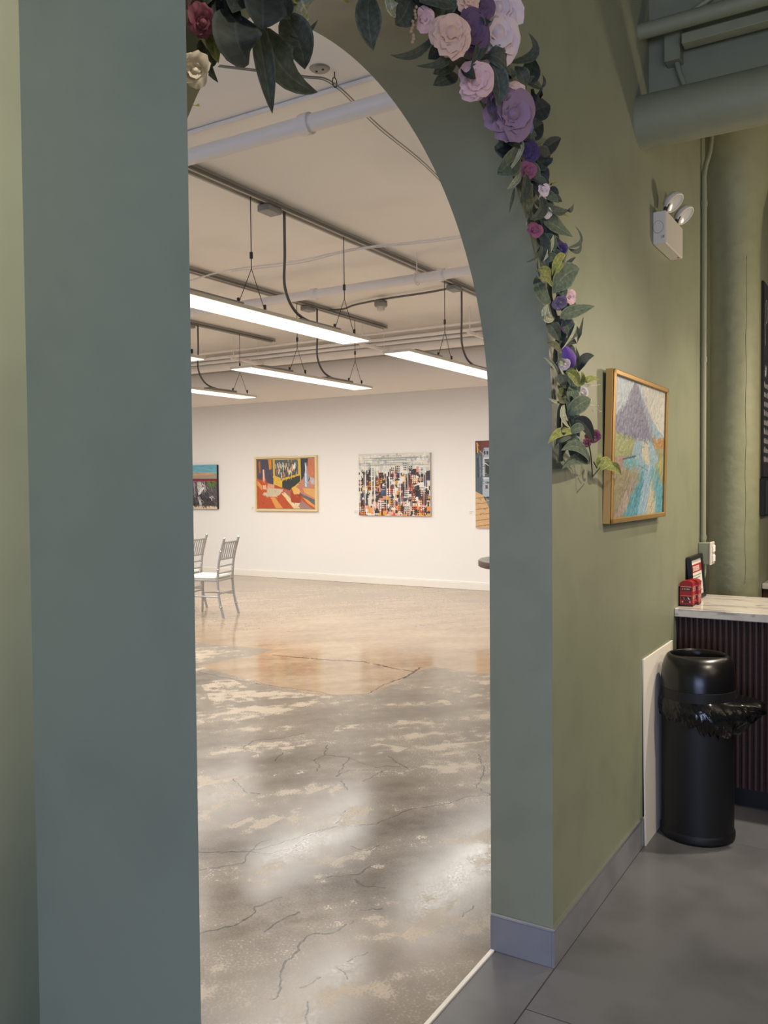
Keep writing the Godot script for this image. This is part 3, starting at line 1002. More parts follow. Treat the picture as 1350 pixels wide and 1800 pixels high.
# ------------------------------------------------------------------ gallery
func fixture_proto() -> Node3D:
	var t := thing("panel_light", "long LED panel light hanging on wires below the gallery ceiling", "ceiling light", Vector3(-4.133, 2.75, -5.14), "panel lights in rows under the struts")
	var st := mb()
	var c := O
	box(st, c + Vector3(-0.15, 0.004, -1.2), c + Vector3(0.15, 0.03, 1.2), 0.004)
	part("housing", st, M.white_enamel, t)
	for s in [-1, 1]:
		st = mb()
		box(st, c + Vector3(-0.135, -0.002, s * 0.6 - 0.592), c + Vector3(0.135, 0.006, s * 0.6 + 0.592), 0.002)
		part("diffuser", st, M.lens, t)
		st = mb()
		box(st, c + Vector3(-0.05, 0.03, s * 0.62 - 0.28), c + Vector3(0.05, 0.075, s * 0.62 + 0.28), 0.006)
		part("driver_box", st, M.galv, t)
		var z: float = s * 0.62 + 0.0
		z = 0.2 if s > 0 else -1.02
		st = mb()
		tube(st, [c + Vector3(0, 0.35, z), c + Vector3(0, 0.905, z)], 0.0035, 6)
		for e in [-1, 1]:
			tube(st, [c + Vector3(0, 0.35, z), c + Vector3(0, 0.03, z + e * 0.17)], 0.0028, 5)
		part("hanging_wire", st, M.wire, t)
		var wp := t.get_child(t.get_child_count() - 1)
		st = mb()
		lathe(st, c + Vector3(0, 0.42, z), [Vector2(0.0, 0.0), Vector2(0.012, 0.004), Vector2(0.012, 0.05), Vector2(0.0, 0.055)], 8)
		part("wire_grip", st, M.dark_clip, wp)
		for e in [-1, 1]:
			st = mb()
			lathe(st, c + Vector3(0, 0.07, z + e * 0.15), [Vector2(0.0, 0.0), Vector2(0.011, 0.004), Vector2(0.011, 0.04), Vector2(0.0, 0.045)], 8)
			part("wire_grip", st, M.dark_clip, wp)
	st = mb()
	tube(st, curve([c + Vector3(0.0, 0.88, -0.2), c + Vector3(0.0, 0.55, -0.2), c + Vector3(0.0, 0.28, -0.2), c + Vector3(0.0, 0.11, -0.36), c + Vector3(0.0, 0.06, -0.7)], 6), 0.011, 8)
	part("power_cable", st, M.conduit_grey, t)
	st = mb()
	box(st, c + Vector3(-0.055, 0.81, -0.1), c + Vector3(0.055, 0.862, 0.06), 0.005)
	part("junction_box", st, M.galv, t)
	area(Vector3(0, -0.006, 0), Vector2(0.27, 2.36), Basis.from_euler(Vector3(-PI / 2, 0, 0)), PANEL_ENERGY, rgb(255, 249, 240), t)
	return t

func pipe(called: String, label: String, a: Vector3, b: Vector3, r: float, m: Material, couplings := []) -> void:
	O = (a + b) * 0.5
	var st := mb()
	tube(st, [a, b], r, 16)
	var o := single(called, st, m, label, "pipe")
	for k in couplings:
		st = mb()
		var p: Vector3 = a.lerp(b, k)
		var d := (b - a).normalized()
		tube(st, [p - d * 0.035, p - d * 0.03, p + d * 0.03, p + d * 0.035], [r * 1.0, r * 1.25, r * 1.25, r * 1.0], 16)
		part("coupling", st, m, o)

func pipe_rod(at: Vector3, r: float, label: String) -> void:
	var t := thing("pipe_hanger", label, "hanger", at)
	var st := mb()
	tube(st, [at + Vector3(0, r + 0.014, 0), Vector3(at.x, GC, at.z)], 0.005, 6)
	part("rod", st, M.pipe_white, t)
	st = mb()
	var ring := []
	for k in 17:
		ring.append(at + Vector3(0, cos(TAU * k / 16) * (r + 0.014), sin(TAU * k / 16) * (r + 0.014)))
	tube(st, ring, 0.005, 6, false)
	part("clamp_ring", st, M.pipe_white, t)

func build_gallery_ceiling() -> void:
	pipe_rod(Vector3(-3.917, 3.42, -7.05), 0.045, "white rod and ring clamp on the coupled white pipe")
	# strut channels that carry the lights, a pair of rails each
	var rows := [[-4.133, "galvanised strut rail pair across the ceiling over the panel lights by the arch"], [-6.05, "second galvanised strut rail pair from the arch"], [-7.97, "third galvanised strut rail pair from the arch"], [-9.89, "fourth galvanised strut rail pair from the arch"]]
	for r in rows:
		var t := thing("ceiling_strut", r[1], "strut", Vector3(r[0], 3.6, -4), "ceiling struts")
		for s in [-1, 1]:
			var st := mb()
			box(st, Vector3(r[0] + s * 0.032 - 0.0105, 3.612, -10.0), Vector3(r[0] + s * 0.032 + 0.0105, GC, 3.0), 0.003)
			part("rail", st, M.rail, t)
		var st2 := mb()
		tube(st2, [Vector3(r[0] + 0.066, 3.615, -9.9), Vector3(r[0] + 0.066, 3.615, 2.9)], 0.012, 8)
		part("conduit", st2, M.conduit_grey, t)
	pipe("sprinkler_pipe", "thick white pipe crossing high above the arch, below the strut rails", Vector3(-12.6, 3.42, -3.745), Vector3(-1.14, 3.42, -3.745), 0.045, M.pipe_white, [0.86])
	pipe("conduit_pipe", "thin white conduit against the ceiling beside the thick white pipe", Vector3(-12.6, 3.645, -3.905), Vector3(-1.14, 3.645, -3.905), 0.014, M.pipe_white)
	pipe("sprinkler_pipe", "white pipe with coupling crossing behind the first hanging panel light", Vector3(-12.6, 3.42, -7.05), Vector3(-1.14, 3.42, -7.05), 0.045, M.pipe_white, [0.655, 0.78])
	pipe("conduit_pipe", "upper thin conduit of the far bundle near the big duct", Vector3(-12.6, 3.5, -9.7), Vector3(-1.34, 3.5, -9.7), 0.016, M.duct_cream)
	pipe("conduit_pipe", "middle conduit of the far bundle near the big duct", Vector3(-12.6, 3.42, -9.72), Vector3(-1.34, 3.42, -9.72), 0.022, M.duct_cream)
	pipe("conduit_pipe", "lower conduit of the far bundle near the big duct", Vector3(-12.6, 3.38, -9.82), Vector3(-1.34, 3.38, -9.82), 0.02, M.duct_cream)
	pipe("supply_pipe", "fat cream pipe running just in front of the big duct", Vector3(-12.6, 3.36, -10.2), Vector3(-1.34, 3.36, -10.2), 0.055, M.duct_cream)
	# big duct along the far wall
	O = Vector3(-7, 3.12, -10.8)
	var t := thing("air_duct", "large cream round air duct along the top of the painting wall", "duct", O)
	var st := mb()
	tube(st, [Vector3(-12.6, 3.12, -10.8), Vector3(-1.34, 3.12, -10.8)], 0.27, 40)
	part("duct_body", st, M.duct_cream, t)
	for x in [-11.2, -9.9, -8.9, -7.4, -5.75, -4.4]:
		st = mb()
		tube(st, [Vector3(x - 0.008, 3.12, -10.8), Vector3(x - 0.004, 3.12, -10.8), Vector3(x + 0.004, 3.12, -10.8), Vector3(x + 0.008, 3.12, -10.8)], [0.27, 0.274, 0.274, 0.27], 40, false)
		part("seam_ring", st, M.duct_cream, t)
	# trapeze hangers under the conduit bundle
	for x in [-8.3, -6.1, -4.55]:
		t = thing("pipe_hanger", "cream trapeze hanger holding the far conduit bundle", "hanger", Vector3(x, GC, -9.75), "trapeze hangers on the conduit bundle")
		st = mb()
		box(st, Vector3(x - 0.02, 3.325, -10.15), Vector3(x + 0.02, 3.36, -9.45), 0.003)
		part("cross_bar", st, M.duct_cream, t)
		for z in [-10.05, -9.5]:
			st = mb()
			tube(st, [Vector3(x, 3.33, z), Vector3(x, GC, z)], 0.006, 6)
			part("rod", st, M.duct_cream, t)
	# conduit with the smoke detector, between the first two struts
	O = Vector3(-5.1, 3.62, -8.5)
	st = mb()
	tube(st, curve([Vector3(-6.05, 3.63, -8.62), Vector3(-5.8, 3.62, -8.62), Vector3(-5.55, 3.62, -8.5), Vector3(-5.1, 3.62, -8.42), Vector3(-4.5, 3.62, -8.4), Vector3(-4.133, 3.63, -8.36)], 5), 0.012, 8)
	single("conduit_pipe", st, M.conduit_grey, "bent conduit joining two struts past the smoke detector", "pipe")
	t = thing("smoke_detector", "small smoke detector box on the bent conduit", "detector", Vector3(-5.15, 3.54, -8.42))
	st = mb()
	lathe(st, O, [Vector2(0.0, 0.0), Vector2(0.07, 0.0), Vector2(0.075, 0.01), Vector2(0.075, 0.06), Vector2(0.0, 0.065)], 20)
	part("housing", st, M.galv, t)
	st = mb()
	lathe(st, O, [Vector2(0.0, -0.05), Vector2(0.03, -0.05), Vector2(0.045, -0.04), Vector2(0.045, 0.0)], 16)
	part("sensor", st, M.white_enamel, t)
	# sagging tie wires
	O = Vector3(-4.5, 3.5, -6.3)
	st = mb()
	tube(st, curve([Vector3(-5.92, 3.49, -6.17), Vector3(-5.36, 3.5, -6.1), Vector3(-4.7, 3.52, -6.25), Vector3(-4.107, 3.57, -6.35), Vector3(-3.2, 3.55, -6.44), Vector3(-2.0, 3.6, -6.5)], 5), 0.007, 6)
	tube(st, curve([Vector3(-5.36, 3.49, -6.12), Vector3(-4.7, 3.5, -6.26), Vector3(-4.107, 3.56, -6.36), Vector3(-3.2, 3.535, -6.45), Vector3(-2.0, 3.59, -6.51)], 5), 0.005, 6)
	single("slack_cable", st, M.pipe_white, "pair of slack white cables tied to the first strut", "cable")
	t = thing("slack_cable", "thin grey cable on a hook crossing under the thick white pipe", "cable", Vector3(-2.6, GC, -4))
	st = mb()
	tube(st, curve([Vector3(-2.95, 3.6, -3.3), Vector3(-2.669, 3.6, -3.605), Vector3(-2.575, 3.6, -3.767), Vector3(-2.63, 3.58, -4.3), Vector3(-2.742, 3.62, -5.08), Vector3(-2.9, 3.63, -6.0)], 6), 0.004, 6)
	tube(st, curve([Vector3(-2.95, 3.59, -3.29), Vector3(-2.669, 3.59, -3.6), Vector3(-2.58, 3.59, -3.76), Vector3(-2.64, 3.57, -4.3), Vector3(-2.75, 3.61, -5.08), Vector3(-2.91, 3.62, -6.0)], 6), 0.003, 6)
	part("cord", st, M.galv, t)
	st = mb()
	var ring := []
	for k in 13:
		ring.append(Vector3(-2.575, 3.605 + 0.025 * cos(TAU * k / 12), -3.767 + 0.02 * sin(TAU * k / 12)))
	tube(st, ring, 0.003, 5, false)
	tube(st, [Vector3(-2.575, 3.63, -3.767), Vector3(-2.575, GC, -3.767)], 0.003, 5)
	part("hook", st, M.wire, t)
	# round cover plate in the ceiling
	t = thing("ceiling_plate", "round grey cover plate in the ceiling above the arch", "plate", Vector3(-2.618, GC, -3.694))
	st = mb()
	lathe(st, O, [Vector2(0.0, -0.012), Vector2(0.045, -0.01), Vector2(0.052, -0.004), Vector2(0.054, 0.0)], 24)
	part("disc", st, M.galv, t)
	for k in 2:
		st = mb()
		lathe(st, O + Vector3(0.02 - 0.04 * k, -0.013, 0.0), [Vector2(0.0, -0.004), Vector2(0.006, -0.002), Vector2(0.007, 0.003)], 8)
		part("screw", st, M.dark_clip, t)
	# the hanging lights
	var proto := fixture_proto()
	var which := {-4.133: "strut nearest the arch", -6.05: "second strut from the arch", -7.97: "third strut from the arch", -9.89: "fourth strut from the arch"}
	var where := {-5.14: "between the two white pipes", -8.23: "beyond the coupled white pipe", -2.05: "before the thick pipe"}
	for x in which:
		for z in where:
			var c := proto
			if x != -4.133 or z != -5.14:
				c = proto.duplicate()
				c.name = numbered("panel_light")
				add_child(c)
			c.position = Vector3(x, 2.75, z)
			c.set_meta("label", "LED panel light under the %s, %s" % [which[x], where[z]])

func quad_print(st: SurfaceTool, c: Vector3, u: Vector3, v: Vector3, n: Vector3) -> void:
	quad(st, c - u - v, c + u - v, c + u + v, c - u + v, n)

func wall_picture(called: String, label: String, x0: float, x1: float, y0: float, y1: float, img: Image, frame: Material, depth: float, lip: float, side: Material) -> void:
	var zb := -11.12
	var t := thing(called, label, "painting", Vector3((x0 + x1) / 2, (y0 + y1) / 2, zb), "paintings on the gallery wall")
	var st := mb()
	if lip > 0.0:
		for b in [[x0, x0 + lip, y0, y1], [x1 - lip, x1, y0, y1], [x0 + lip, x1 - lip, y0, y0 + lip], [x0 + lip, x1 - lip, y1 - lip, y1]]:
			box(st, Vector3(b[0], b[2], zb), Vector3(b[1], b[3], zb + depth), 0.003)
		part("frame", st, frame, t)
		st = mb()
	var inset := lip * 1.25
	var zf := zb + (depth - 0.012 if lip > 0.0 else depth)
	box(st, Vector3(x0 + inset, y0 + inset, zb), Vector3(x1 - inset, y1 - inset, zf), 0.002)
	part("stretcher", st, side, t)
	st = mb()
	quad_print(st, Vector3((x0 + x1) / 2, (y0 + y1) / 2, zf + 0.001), Vector3((x1 - x0) / 2 - inset - 0.002, 0, 0), Vector3(0, (y1 - y0) / 2 - inset - 0.002, 0), Vector3.BACK)
	part("painted_face", st, printed(img, 0.55), t)

func caption(x: float, y: float, near: String) -> void:
	O = Vector3(x, y, -11.12)
	var st := mb()
	box(st, Vector3(x - 0.04, y - 0.03, -11.12), Vector3(x + 0.04, y + 0.03, -11.115), 0.001)
	var o := single("caption_card", st, M.trim_white, "small white caption card beside the " + near, "card", "caption cards on the gallery wall")
	st = mb()
	for k in 3:
		box(st, Vector3(x - 0.03, y + 0.014 - k * 0.014, -11.115), Vector3(x + 0.026 - k * 0.012, y + 0.017 - k * 0.014, -11.1145))
	part("print_line", st, M.galv, o)

func build_paintings() -> void:
	rng.seed = 11
	# bar counter with drinks
	var im := canvas(520, 380, rgb(72, 68, 82))
	var P := func(a: Array) -> Array:
		var o := []
		for i in range(0, a.size(), 2):
			o.append(Vector2((a[i] - 180.0) / 940.0, (a[i + 1] - 215.0) / 825.0))
		return o
	fill(im, P.call([180, 215, 445, 215, 455, 650, 180, 540]), rgb(84, 80, 98))
	fill(im, P.call([370, 215, 425, 215, 425, 380, 385, 385]), rgb(226, 148, 48))
	fill(im, P.call([205, 240, 235, 240, 240, 450, 215, 440]), rgb(196, 116, 58))
	fill(im, P.call([445, 215, 905, 215, 905, 620, 740, 745, 455, 640]), rgb(226, 186, 74))
	fill(im, P.call([480, 225, 860, 225, 860, 470, 590, 540, 480, 490]), rgb(92, 100, 104))
	fill(im, P.call([600, 575, 890, 490, 890, 590, 720, 740, 600, 690]), rgb(58, 66, 64))
	fill(im, P.call([900, 215, 1020, 215, 1010, 440, 905, 560]), rgb(62, 64, 72))
	fill(im, P.call([1020, 215, 1120, 215, 1120, 640, 1000, 480]), rgb(208, 128, 96))
	fill(im, P.call([180, 530, 455, 650, 745, 745, 1120, 950, 1120, 1040, 180, 1040]), rgb(196, 88, 52))
	fill(im, P.call([180, 560, 280, 680, 260, 740, 180, 640]), rgb(232, 160, 84))
	fill(im, P.call([820, 690, 950, 520, 1120, 600, 1120, 900, 900, 790]), rgb(206, 138, 112))
	fill(im, P.call([930, 700, 1120, 720, 1120, 870, 960, 780]), rgb(228, 176, 104))
	fill(im, P.call([890, 780, 1120, 910, 1120, 985, 900, 830]), rgb(104, 110, 116))
	fill(im, P.call([920, 850, 1000, 890, 1120, 990, 1120, 1030, 1000, 950]), rgb(236, 160, 84))
	fill(im, P.call([900, 890, 1080, 1040, 860, 1040]), rgb(168, 132, 128))
	fill(im, P.call([620, 720, 760, 760, 740, 900, 640, 800]), rgb(180, 112, 106))
	fill(im, P.call([400, 860, 470, 850, 610, 1040, 490, 1040]), rgb(230, 164, 92))
	fill(im, P.call([585, 790, 640, 770, 890, 1040, 780, 1040]), rgb(236, 212, 160))
	fill(im, P.call([265, 810, 350, 690, 620, 720, 560, 810, 500, 845, 400, 850]), rgb(214, 200, 168))
	fill(im, P.call([350, 620, 460, 640, 470, 700, 350, 690]), rgb(230, 170, 138))
	fill(im, P.call([275, 385, 303, 385, 312, 520, 335, 580, 345, 770, 270, 775, 258, 580, 270, 520]), rgb(206, 92, 46))
	fill(im, P.call([278, 385, 300, 385, 308, 560, 285, 600]), rgb(236, 222, 200))
	fill(im, P.call([275, 650, 330, 650, 330, 720, 275, 720]), rgb(240, 200, 170))
	fill(im, P.call([965, 285, 1000, 285, 1005, 420, 1030, 500, 1025, 690, 955, 685, 945, 520, 970, 420]), rgb(150, 164, 184))
	fill(im, P.call([975, 290, 990, 290, 992, 680, 970, 680]), rgb(236, 238, 236))
	fill(im, P.call([1040, 520, 1110, 540, 1120, 650, 1060, 640]), rgb(196, 190, 196))
	fill(im, P.call([735, 760, 765, 680, 880, 710, 900, 880, 880, 1000, 770, 1000, 735, 900]), rgb(176, 76, 44))
	fill(im, P.call([750, 700, 790, 670, 880, 720, 880, 800, 790, 810]), rgb(238, 190, 120))
	fill(im, P.call([755, 690, 800, 680, 810, 740, 765, 740]), rgb(236, 190, 48))
	fill(im, P.call([750, 940, 890, 950, 860, 1000, 770, 1005]), rgb(238, 214, 190))
	for k in 70:     # bottles on the shelf
		var x := rng.randf_range(0.33, 0.7)
		var y := rng.randf_range(0.06, 0.27)
		var c: Color = [rgb(236, 232, 216), rgb(206, 190, 120), rgb(120, 150, 150), rgb(52, 56, 60), rgb(216, 132, 72), rgb(250, 246, 230)][rng.randi() % 6]
		dab(im, Vector2(x, y), Vector2(x + rng.randf_range(-0.015, 0.015), y + 0.1), 0.012, c)
	dabs(im, 350, Vector2(0, 0), Vector2(1, 0.45), 0.04, 0.007, PI / 2, 0.15, 0.08)
	dabs(im, 420, Vector2(0, 0.45), Vector2(1, 1), 0.035, 0.006, 0.9, 0.3, 0.07)
	wall_picture("wall_painting", "painting of bottles and a drink on an orange bar in a pale wood frame", -9.253, -7.989, 1.098, 1.99, im, mat(rgb(236, 214, 164), 0.5), 0.05, 0.035, M.board)
	# abstract city of small blocks
	im = canvas(560, 420, rgb(226, 222, 210))
	var pal_top := [rgb(200, 206, 206), rgb(236, 234, 226), rgb(176, 184, 186), rgb(222, 216, 200)]
	var pal_mid := [rgb(54, 58, 68), rgb(40, 40, 46), rgb(74, 80, 92), rgb(224, 166, 62), rgb(232, 230, 222), rgb(76, 96, 140), rgb(96, 62, 56), rgb(220, 152, 140), rgb(64, 48, 52), rgb(150, 136, 130), rgb(52, 58, 72)]
	var pal_low := [rgb(238, 236, 228), rgb(200, 88, 46), rgb(226, 170, 74), rgb(230, 176, 166), rgb(64, 56, 58), rgb(240, 238, 230), rgb(122, 50, 44), rgb(236, 150, 80)]
	for k in 900:
		var v := rng.randf()
		var p := Vector2(rng.randf_range(-0.02, 1.0), v)
		var s := Vector2(rng.randf_range(0.015, 0.07), rng.randf_range(0.02, 0.1))
		var pal: Array = pal_top if v < 0.2 + rng.randf() * 0.12 else (pal_mid if v < 0.68 + rng.randf() * 0.14 else pal_low)
		if v < 0.2:
			s *= 0.6
		fill(im, [p, p + Vector2(s.x, 0), p + s, p + Vector2(0, s.y)], pal[rng.randi() % pal.size()])
	for k in 46:     # rows of little windows
		var p := Vector2(rng.randf_range(0.0, 0.94), rng.randf_range(0.05, 0.95))
		var ink: Color = [rgb(44, 42, 46), rgb(40, 36, 40), rgb(236, 234, 226), rgb(150, 56, 40)][rng.randi() % 4]
		for i in 3:
			for j in 4:
				var q := p + Vector2(i * 0.024, j * 0.034)
				fill(im, [q, q + Vector2(0.014, 0), q + Vector2(0.014, 0.022), q + Vector2(0, 0.022)], ink)
	for k in 26:
		var x := rng.randf()
		dab(im, Vector2(x, rng.randf_range(0, 0.4)), Vector2(x, rng.randf_range(0.5, 1.0)), 0.006, rgb(236, 234, 226))
	for k in 14:
		var y := rng.randf_range(0.02, 0.2)
		dab(im, Vector2(rng.randf_range(0, 0.4), y), Vector2(rng.randf_range(0.5, 1), y), 0.006, rgb(150, 160, 160))
	wall_picture("wall_painting", "unframed abstract canvas of small black, white and orange city blocks", -7.2, -5.957, 1.046, 1.98, im, null, 0.04, 0.0, mat(rgb(196, 190, 180), 0.7))
	# elevated train on a platform
	im = canvas(440, 520, rgb(122, 62, 56))
	fill(im, sq([0, 0, 0.2, 0, 0.2, 1, 0, 1]), rgb(96, 60, 58))
	fill(im, sq([0.04, 0.02, 0.09, 0.02, 0.1, 0.16, 0.06, 0.16]), rgb(226, 176, 84))
	fill(im, sq([0.0, 0.16, 0.22, 0.1, 0.28, 0.64, 0.0, 0.58]), rgb(86, 100, 110))
	fill(im, sq([0.05, 0.2, 0.1, 0.19, 0.12, 0.42, 0.07, 0.42]), rgb(52, 66, 78))
	fill(im, sq([0.14, 0.18, 0.17, 0.17, 0.19, 0.4, 0.16, 0.42]), rgb(130, 146, 156))
	fill(im, sq([0.24, 0.14, 0.3, 0.08, 0.86, 0.08, 0.92, 0.14, 0.92, 0.64, 0.24, 0.64]), rgb(172, 186, 200))
	fill(im, sq([0.28, 0.19, 0.88, 0.19, 0.88, 0.43, 0.28, 0.44]), rgb(210, 220, 226))
	fill(im, sq([0.31, 0.21, 0.56, 0.21, 0.55, 0.42, 0.31, 0.42]), rgb(92, 100, 100))
	fill(im, sq([0.36, 0.25, 0.52, 0.25, 0.51, 0.38, 0.36, 0.38]), rgb(44, 48, 46))
	fill(im, sq([0.62, 0.21, 0.85, 0.21, 0.85, 0.42, 0.62, 0.42]), rgb(70, 78, 82))
	for k in 4:
		fill(im, sq([0.29 + k * 0.09, 0.12, 0.35 + k * 0.09, 0.12, 0.35 + k * 0.09, 0.16, 0.29 + k * 0.09, 0.16]), rgb(58, 62, 70))
	fill(im, sq([0.34, 0.47, 0.8, 0.47, 0.8, 0.49, 0.34, 0.49]), rgb(92, 104, 116))
	fill(im, sq([0.34, 0.51, 0.42, 0.51, 0.42, 0.55, 0.34, 0.55]), rgb(106, 72, 66))
	fill(im, sq([0.46, 0.51, 0.54, 0.51, 0.54, 0.55, 0.46, 0.55]), rgb(232, 232, 226))
	fill(im, sq([0.22, 0.64, 0.92, 0.64, 1, 0.9, 0.62, 0.86]), rgb(58, 62, 68))
	fill(im, sq([0.34, 0.66, 0.56, 0.66, 0.52, 0.76, 0.4, 0.74]), rgb(126, 136, 140))
	fill(im, sq([0, 0.58, 0.24, 0.62, 0.7, 0.92, 0.7, 1, 0, 1]), rgb(214, 176, 128))
	for k in 6:
		dab(im, Vector2(0, 0.66 + k * 0.065), Vector2((0.3 + k * 0.07) * 0.46, 0.65 + k * 0.06), 0.008, rgb(150, 116, 84))
	fill(im, vv([0.46, 0.0, 1, 0, 1, 0.7, 0.46, 0.7]), rgb(116, 84, 78))
	fill(im, vv([0.42, 0.62, 1, 0.6, 1, 1, 0.32, 1]), rgb(86, 88, 92))
	for k in 5:
		fill(im, vv([0.52 + k * 0.1, 0.1, 0.57 + k * 0.1, 0.1, 0.57 + k * 0.1, 0.3, 0.52 + k * 0.1, 0.3]), rgb(196, 178, 150))
	dabs(im, 500, Vector2(0, 0), Vector2(1, 1), 0.05, 0.006, 0.2, 0.5, 0.05)
	wall_picture("wall_painting", "painting of a silver train front beside a wooden platform", -5.235, -4.25, 0.888, 2.122, im, null, 0.035, 0.0, M.board)
	# viaduct with a red bridge
	im = canvas(520, 380, rgb(132, 190, 206))
	fill(im, vv([0, 0.0, 1, 0, 1, 0.16, 0, 0.16]), rgb(112, 178, 200))
	fill(im, vv([0, 0.16, 0.3, 0.18, 0.6, 0.17, 1, 0.19, 1, 0.3, 0, 0.3]), rgb(168, 156, 136))
	fill(im, vv([0.5, 0.19, 0.72, 0.17, 0.9, 0.18, 0.96, 0.22, 0.5, 0.24]), rgb(206, 164, 122))
	fill(im, vv([0, 0.3, 1, 0.31, 1, 0.37, 0, 0.36]), rgb(140, 40, 48))
	fill(im, vv([0, 0.37, 1, 0.37, 1, 1, 0, 1]), rgb(92, 88, 92))
	fill(im, vv([0.78, 0.37, 1, 0.37, 1, 0.42, 0.85, 0.52]), rgb(88, 128, 66))
	fill(im, vv([0.58, 0.38, 0.7, 0.38, 0.68, 0.56, 0.6, 0.6]), rgb(196, 204, 186))
	for k in 9:
		dab(im, Vector2(0.3 + k * 0.055, 0.38), Vector2(0.32 + k * 0.055, 0.72), 0.014, rgb(80, 60, 88) if k % 2 else rgb(186, 180, 190))
	fill(im, vv([0.6, 0.62, 0.72, 0.48, 0.74, 0.52, 0.62, 0.7]), rgb(232, 232, 236))
	fill(im, vv([0.5, 0.74, 0.8, 0.6, 0.98, 0.94, 0.5, 0.94]), rgb(64, 62, 66))
	dab(im, Vector2(0.62, 0.72), Vector2(0.66, 0.9), 0.05, rgb(200, 198, 204))
	dab(im, Vector2(0.84, 0.74), Vector2(0.92, 0.72), 0.04, rgb(214, 212, 216))
	fill(im, vv([0, 0.93, 1, 0.93, 1, 1, 0, 1]), rgb(226, 206, 176))
	dab(im, Vector2(0.74, 0.97), Vector2(0.77, 0.93), 0.03, rgb(190, 70, 52))
	dabs(im, 700, Vector2(0, 0.35), Vector2(1, 0.93), 0.06, 0.008, 1.1, 0.6, 0.13)
	dabs(im, 200, Vector2(0, 0), Vector2(1, 0.2), 0.06, 0.01, 0.05, 0.2, 0.06)
	wall_picture("wall_painting", "painting of a red bridge under a blue sky with black canvas edges", -11.2, -10.085, 1.12, 1.88, im, null, 0.045, 0.0, M.black_frame)
	caption(-9.33, 1.14, "painting of the orange bar")
	caption(-7.275, 1.09, "abstract city canvas")
	caption(-5.31, 1.1, "train painting")

func sq(a: Array) -> Array:     # the train fills the part of the canvas nearest the abstract picture
	var o := vv(a)
	for i in o.size():
		o[i].x *= 0.46
	return o

func chair_proto() -> Node3D:
	var t := thing("chiavari_chair", "silver spindle-back chair with white seat pad on the polished concrete", "chair", Vector3.ZERO, "silver chairs in the gallery")
	var st: SurfaceTool
	for s in [-1, 1]:
		st = mb()
		tube(st, curve([Vector3(s * 0.2, 0, -0.07), Vector3(s * 0.196, 0.2, -0.02), Vector3(s * 0.193, 0.44, 0.0), Vector3(s * 0.19, 0.68, -0.025), Vector3(s * 0.187, 0.9, -0.085)], 4), 0.0145, 10)
		for y in [0.12, 0.3, 0.55, 0.76]:
			var z := -0.04 if y < 0.2 else (-0.005 if y < 0.6 else -0.042)
			lathe(st, Vector3(s * (0.2 - y * 0.014), y, z), [Vector2(0.014, -0.012), Vector2(0.0185, -0.004), Vector2(0.0185, 0.004), Vector2(0.014, 0.012)], 10)
		lathe(st, Vector3(s * 0.187, 0.9, -0.085), [Vector2(0.0145, 0), Vector2(0.017, 0.006), Vector2(0.012, 0.018), Vector2(0.0, 0.022)], 10)
		part("back_post", st, M.silver, t)
		st = mb()
		tube(st, [Vector3(s * 0.19, 0, 0.4), Vector3(s * 0.188, 0.44, 0.385)], [0.012, 0.016], 10)
		part("leg", st, M.silver, t)
		st = mb()
		tube(st, [Vector3(s * 0.195, 0.24, -0.01), Vector3(s * 0.189, 0.24, 0.392)], 0.009, 8)
		part("stretcher", st, M.silver, t)
	st = mb()
	tube(st, [Vector3(-0.192, 0.27, 0.39), Vector3(0.192, 0.27, 0.39)], 0.009, 8)
	part("stretcher", st, M.silver, t)
	st = mb()
	tube(st, [Vector3(-0.195, 0.27, -0.008), Vector3(0.195, 0.27, -0.008)], 0.009, 8)
	part("stretcher", st, M.silver, t)
	st = mb()
	box(st, Vector3(-0.205, 0.415, -0.015), Vector3(0.205, 0.44, 0.41), 0.008)
	part("seat_frame", st, M.silver, t)
	st = mb()
	box(st, Vector3(-0.2, 0.44, 0.02), Vector3(0.2, 0.475, 0.41), 0.014)
	part("seat_pad", st, M.cushion, t)
	for r in [[0.86, -0.073], [0.665, -0.023], [0.585, -0.01], [0.505, -0.003]]:
		st = mb()
		tube(st, [Vector3(-0.19, r[0], r[1]), Vector3(0.19, r[0], r[1])], 0.0095, 8)
		part("rail", st, M.silver, t)
	for k in 6:
		var x := -0.135 + k * 0.054
		st = mb()
		tube(st, [Vector3(x, 0.665, -0.023), Vector3(x, 0.86, -0.073)], 0.0075, 8)
		part("spindle", st, M.silver, t)
	return t

func build_gallery_furniture() -> void:
	var c := chair_proto()
	c.rotation.y = -1.297
	c.position = Vector3(-6.8, 0, -7.585)
	var d := c.duplicate()
	d.name = numbered("chiavari_chair")
	add_child(d)
	d.position = Vector3(-7.47, 0, -7.765)
	var at := Vector3(-1.86, 0, -4.86)
	var t := thing("bar_table", "tall round pedestal table with dark wood top behind the arch jamb", "table", at)
	var wood := mat(rgb(96, 78, 66), 0.4)
	wood.albedo_texture = mottle(256, 0.02, 45, 0.75, 1.15, 0.3)
	spread(wood, 1.5)
	var st := mb()
	lathe(st, at, [Vector2(0.0, 1.01), Vector2(0.37, 1.01), Vector2(0.38, 1.016), Vector2(0.38, 1.046), Vector2(0.374, 1.052), Vector2(0.0, 1.052)], 48)
	part("table_top", st, wood, t)
	st = mb()
	lathe(st, at, [Vector2(0.05, 0.04), Vector2(0.037, 0.05), Vector2(0.04, 0.97), Vector2(0.09, 1.01), Vector2(0.0, 1.01)], 20)
	part("pedestal", st, M.black_frame, t)
	st = mb()
	lathe(st, at, [Vector2(0.0, 0.0), Vector2(0.275, 0.0), Vector2(0.275, 0.012), Vector2(0.26, 0.02), Vector2(0.05, 0.045)], 40)
	part("base_plate", st, M.black_frame, t)

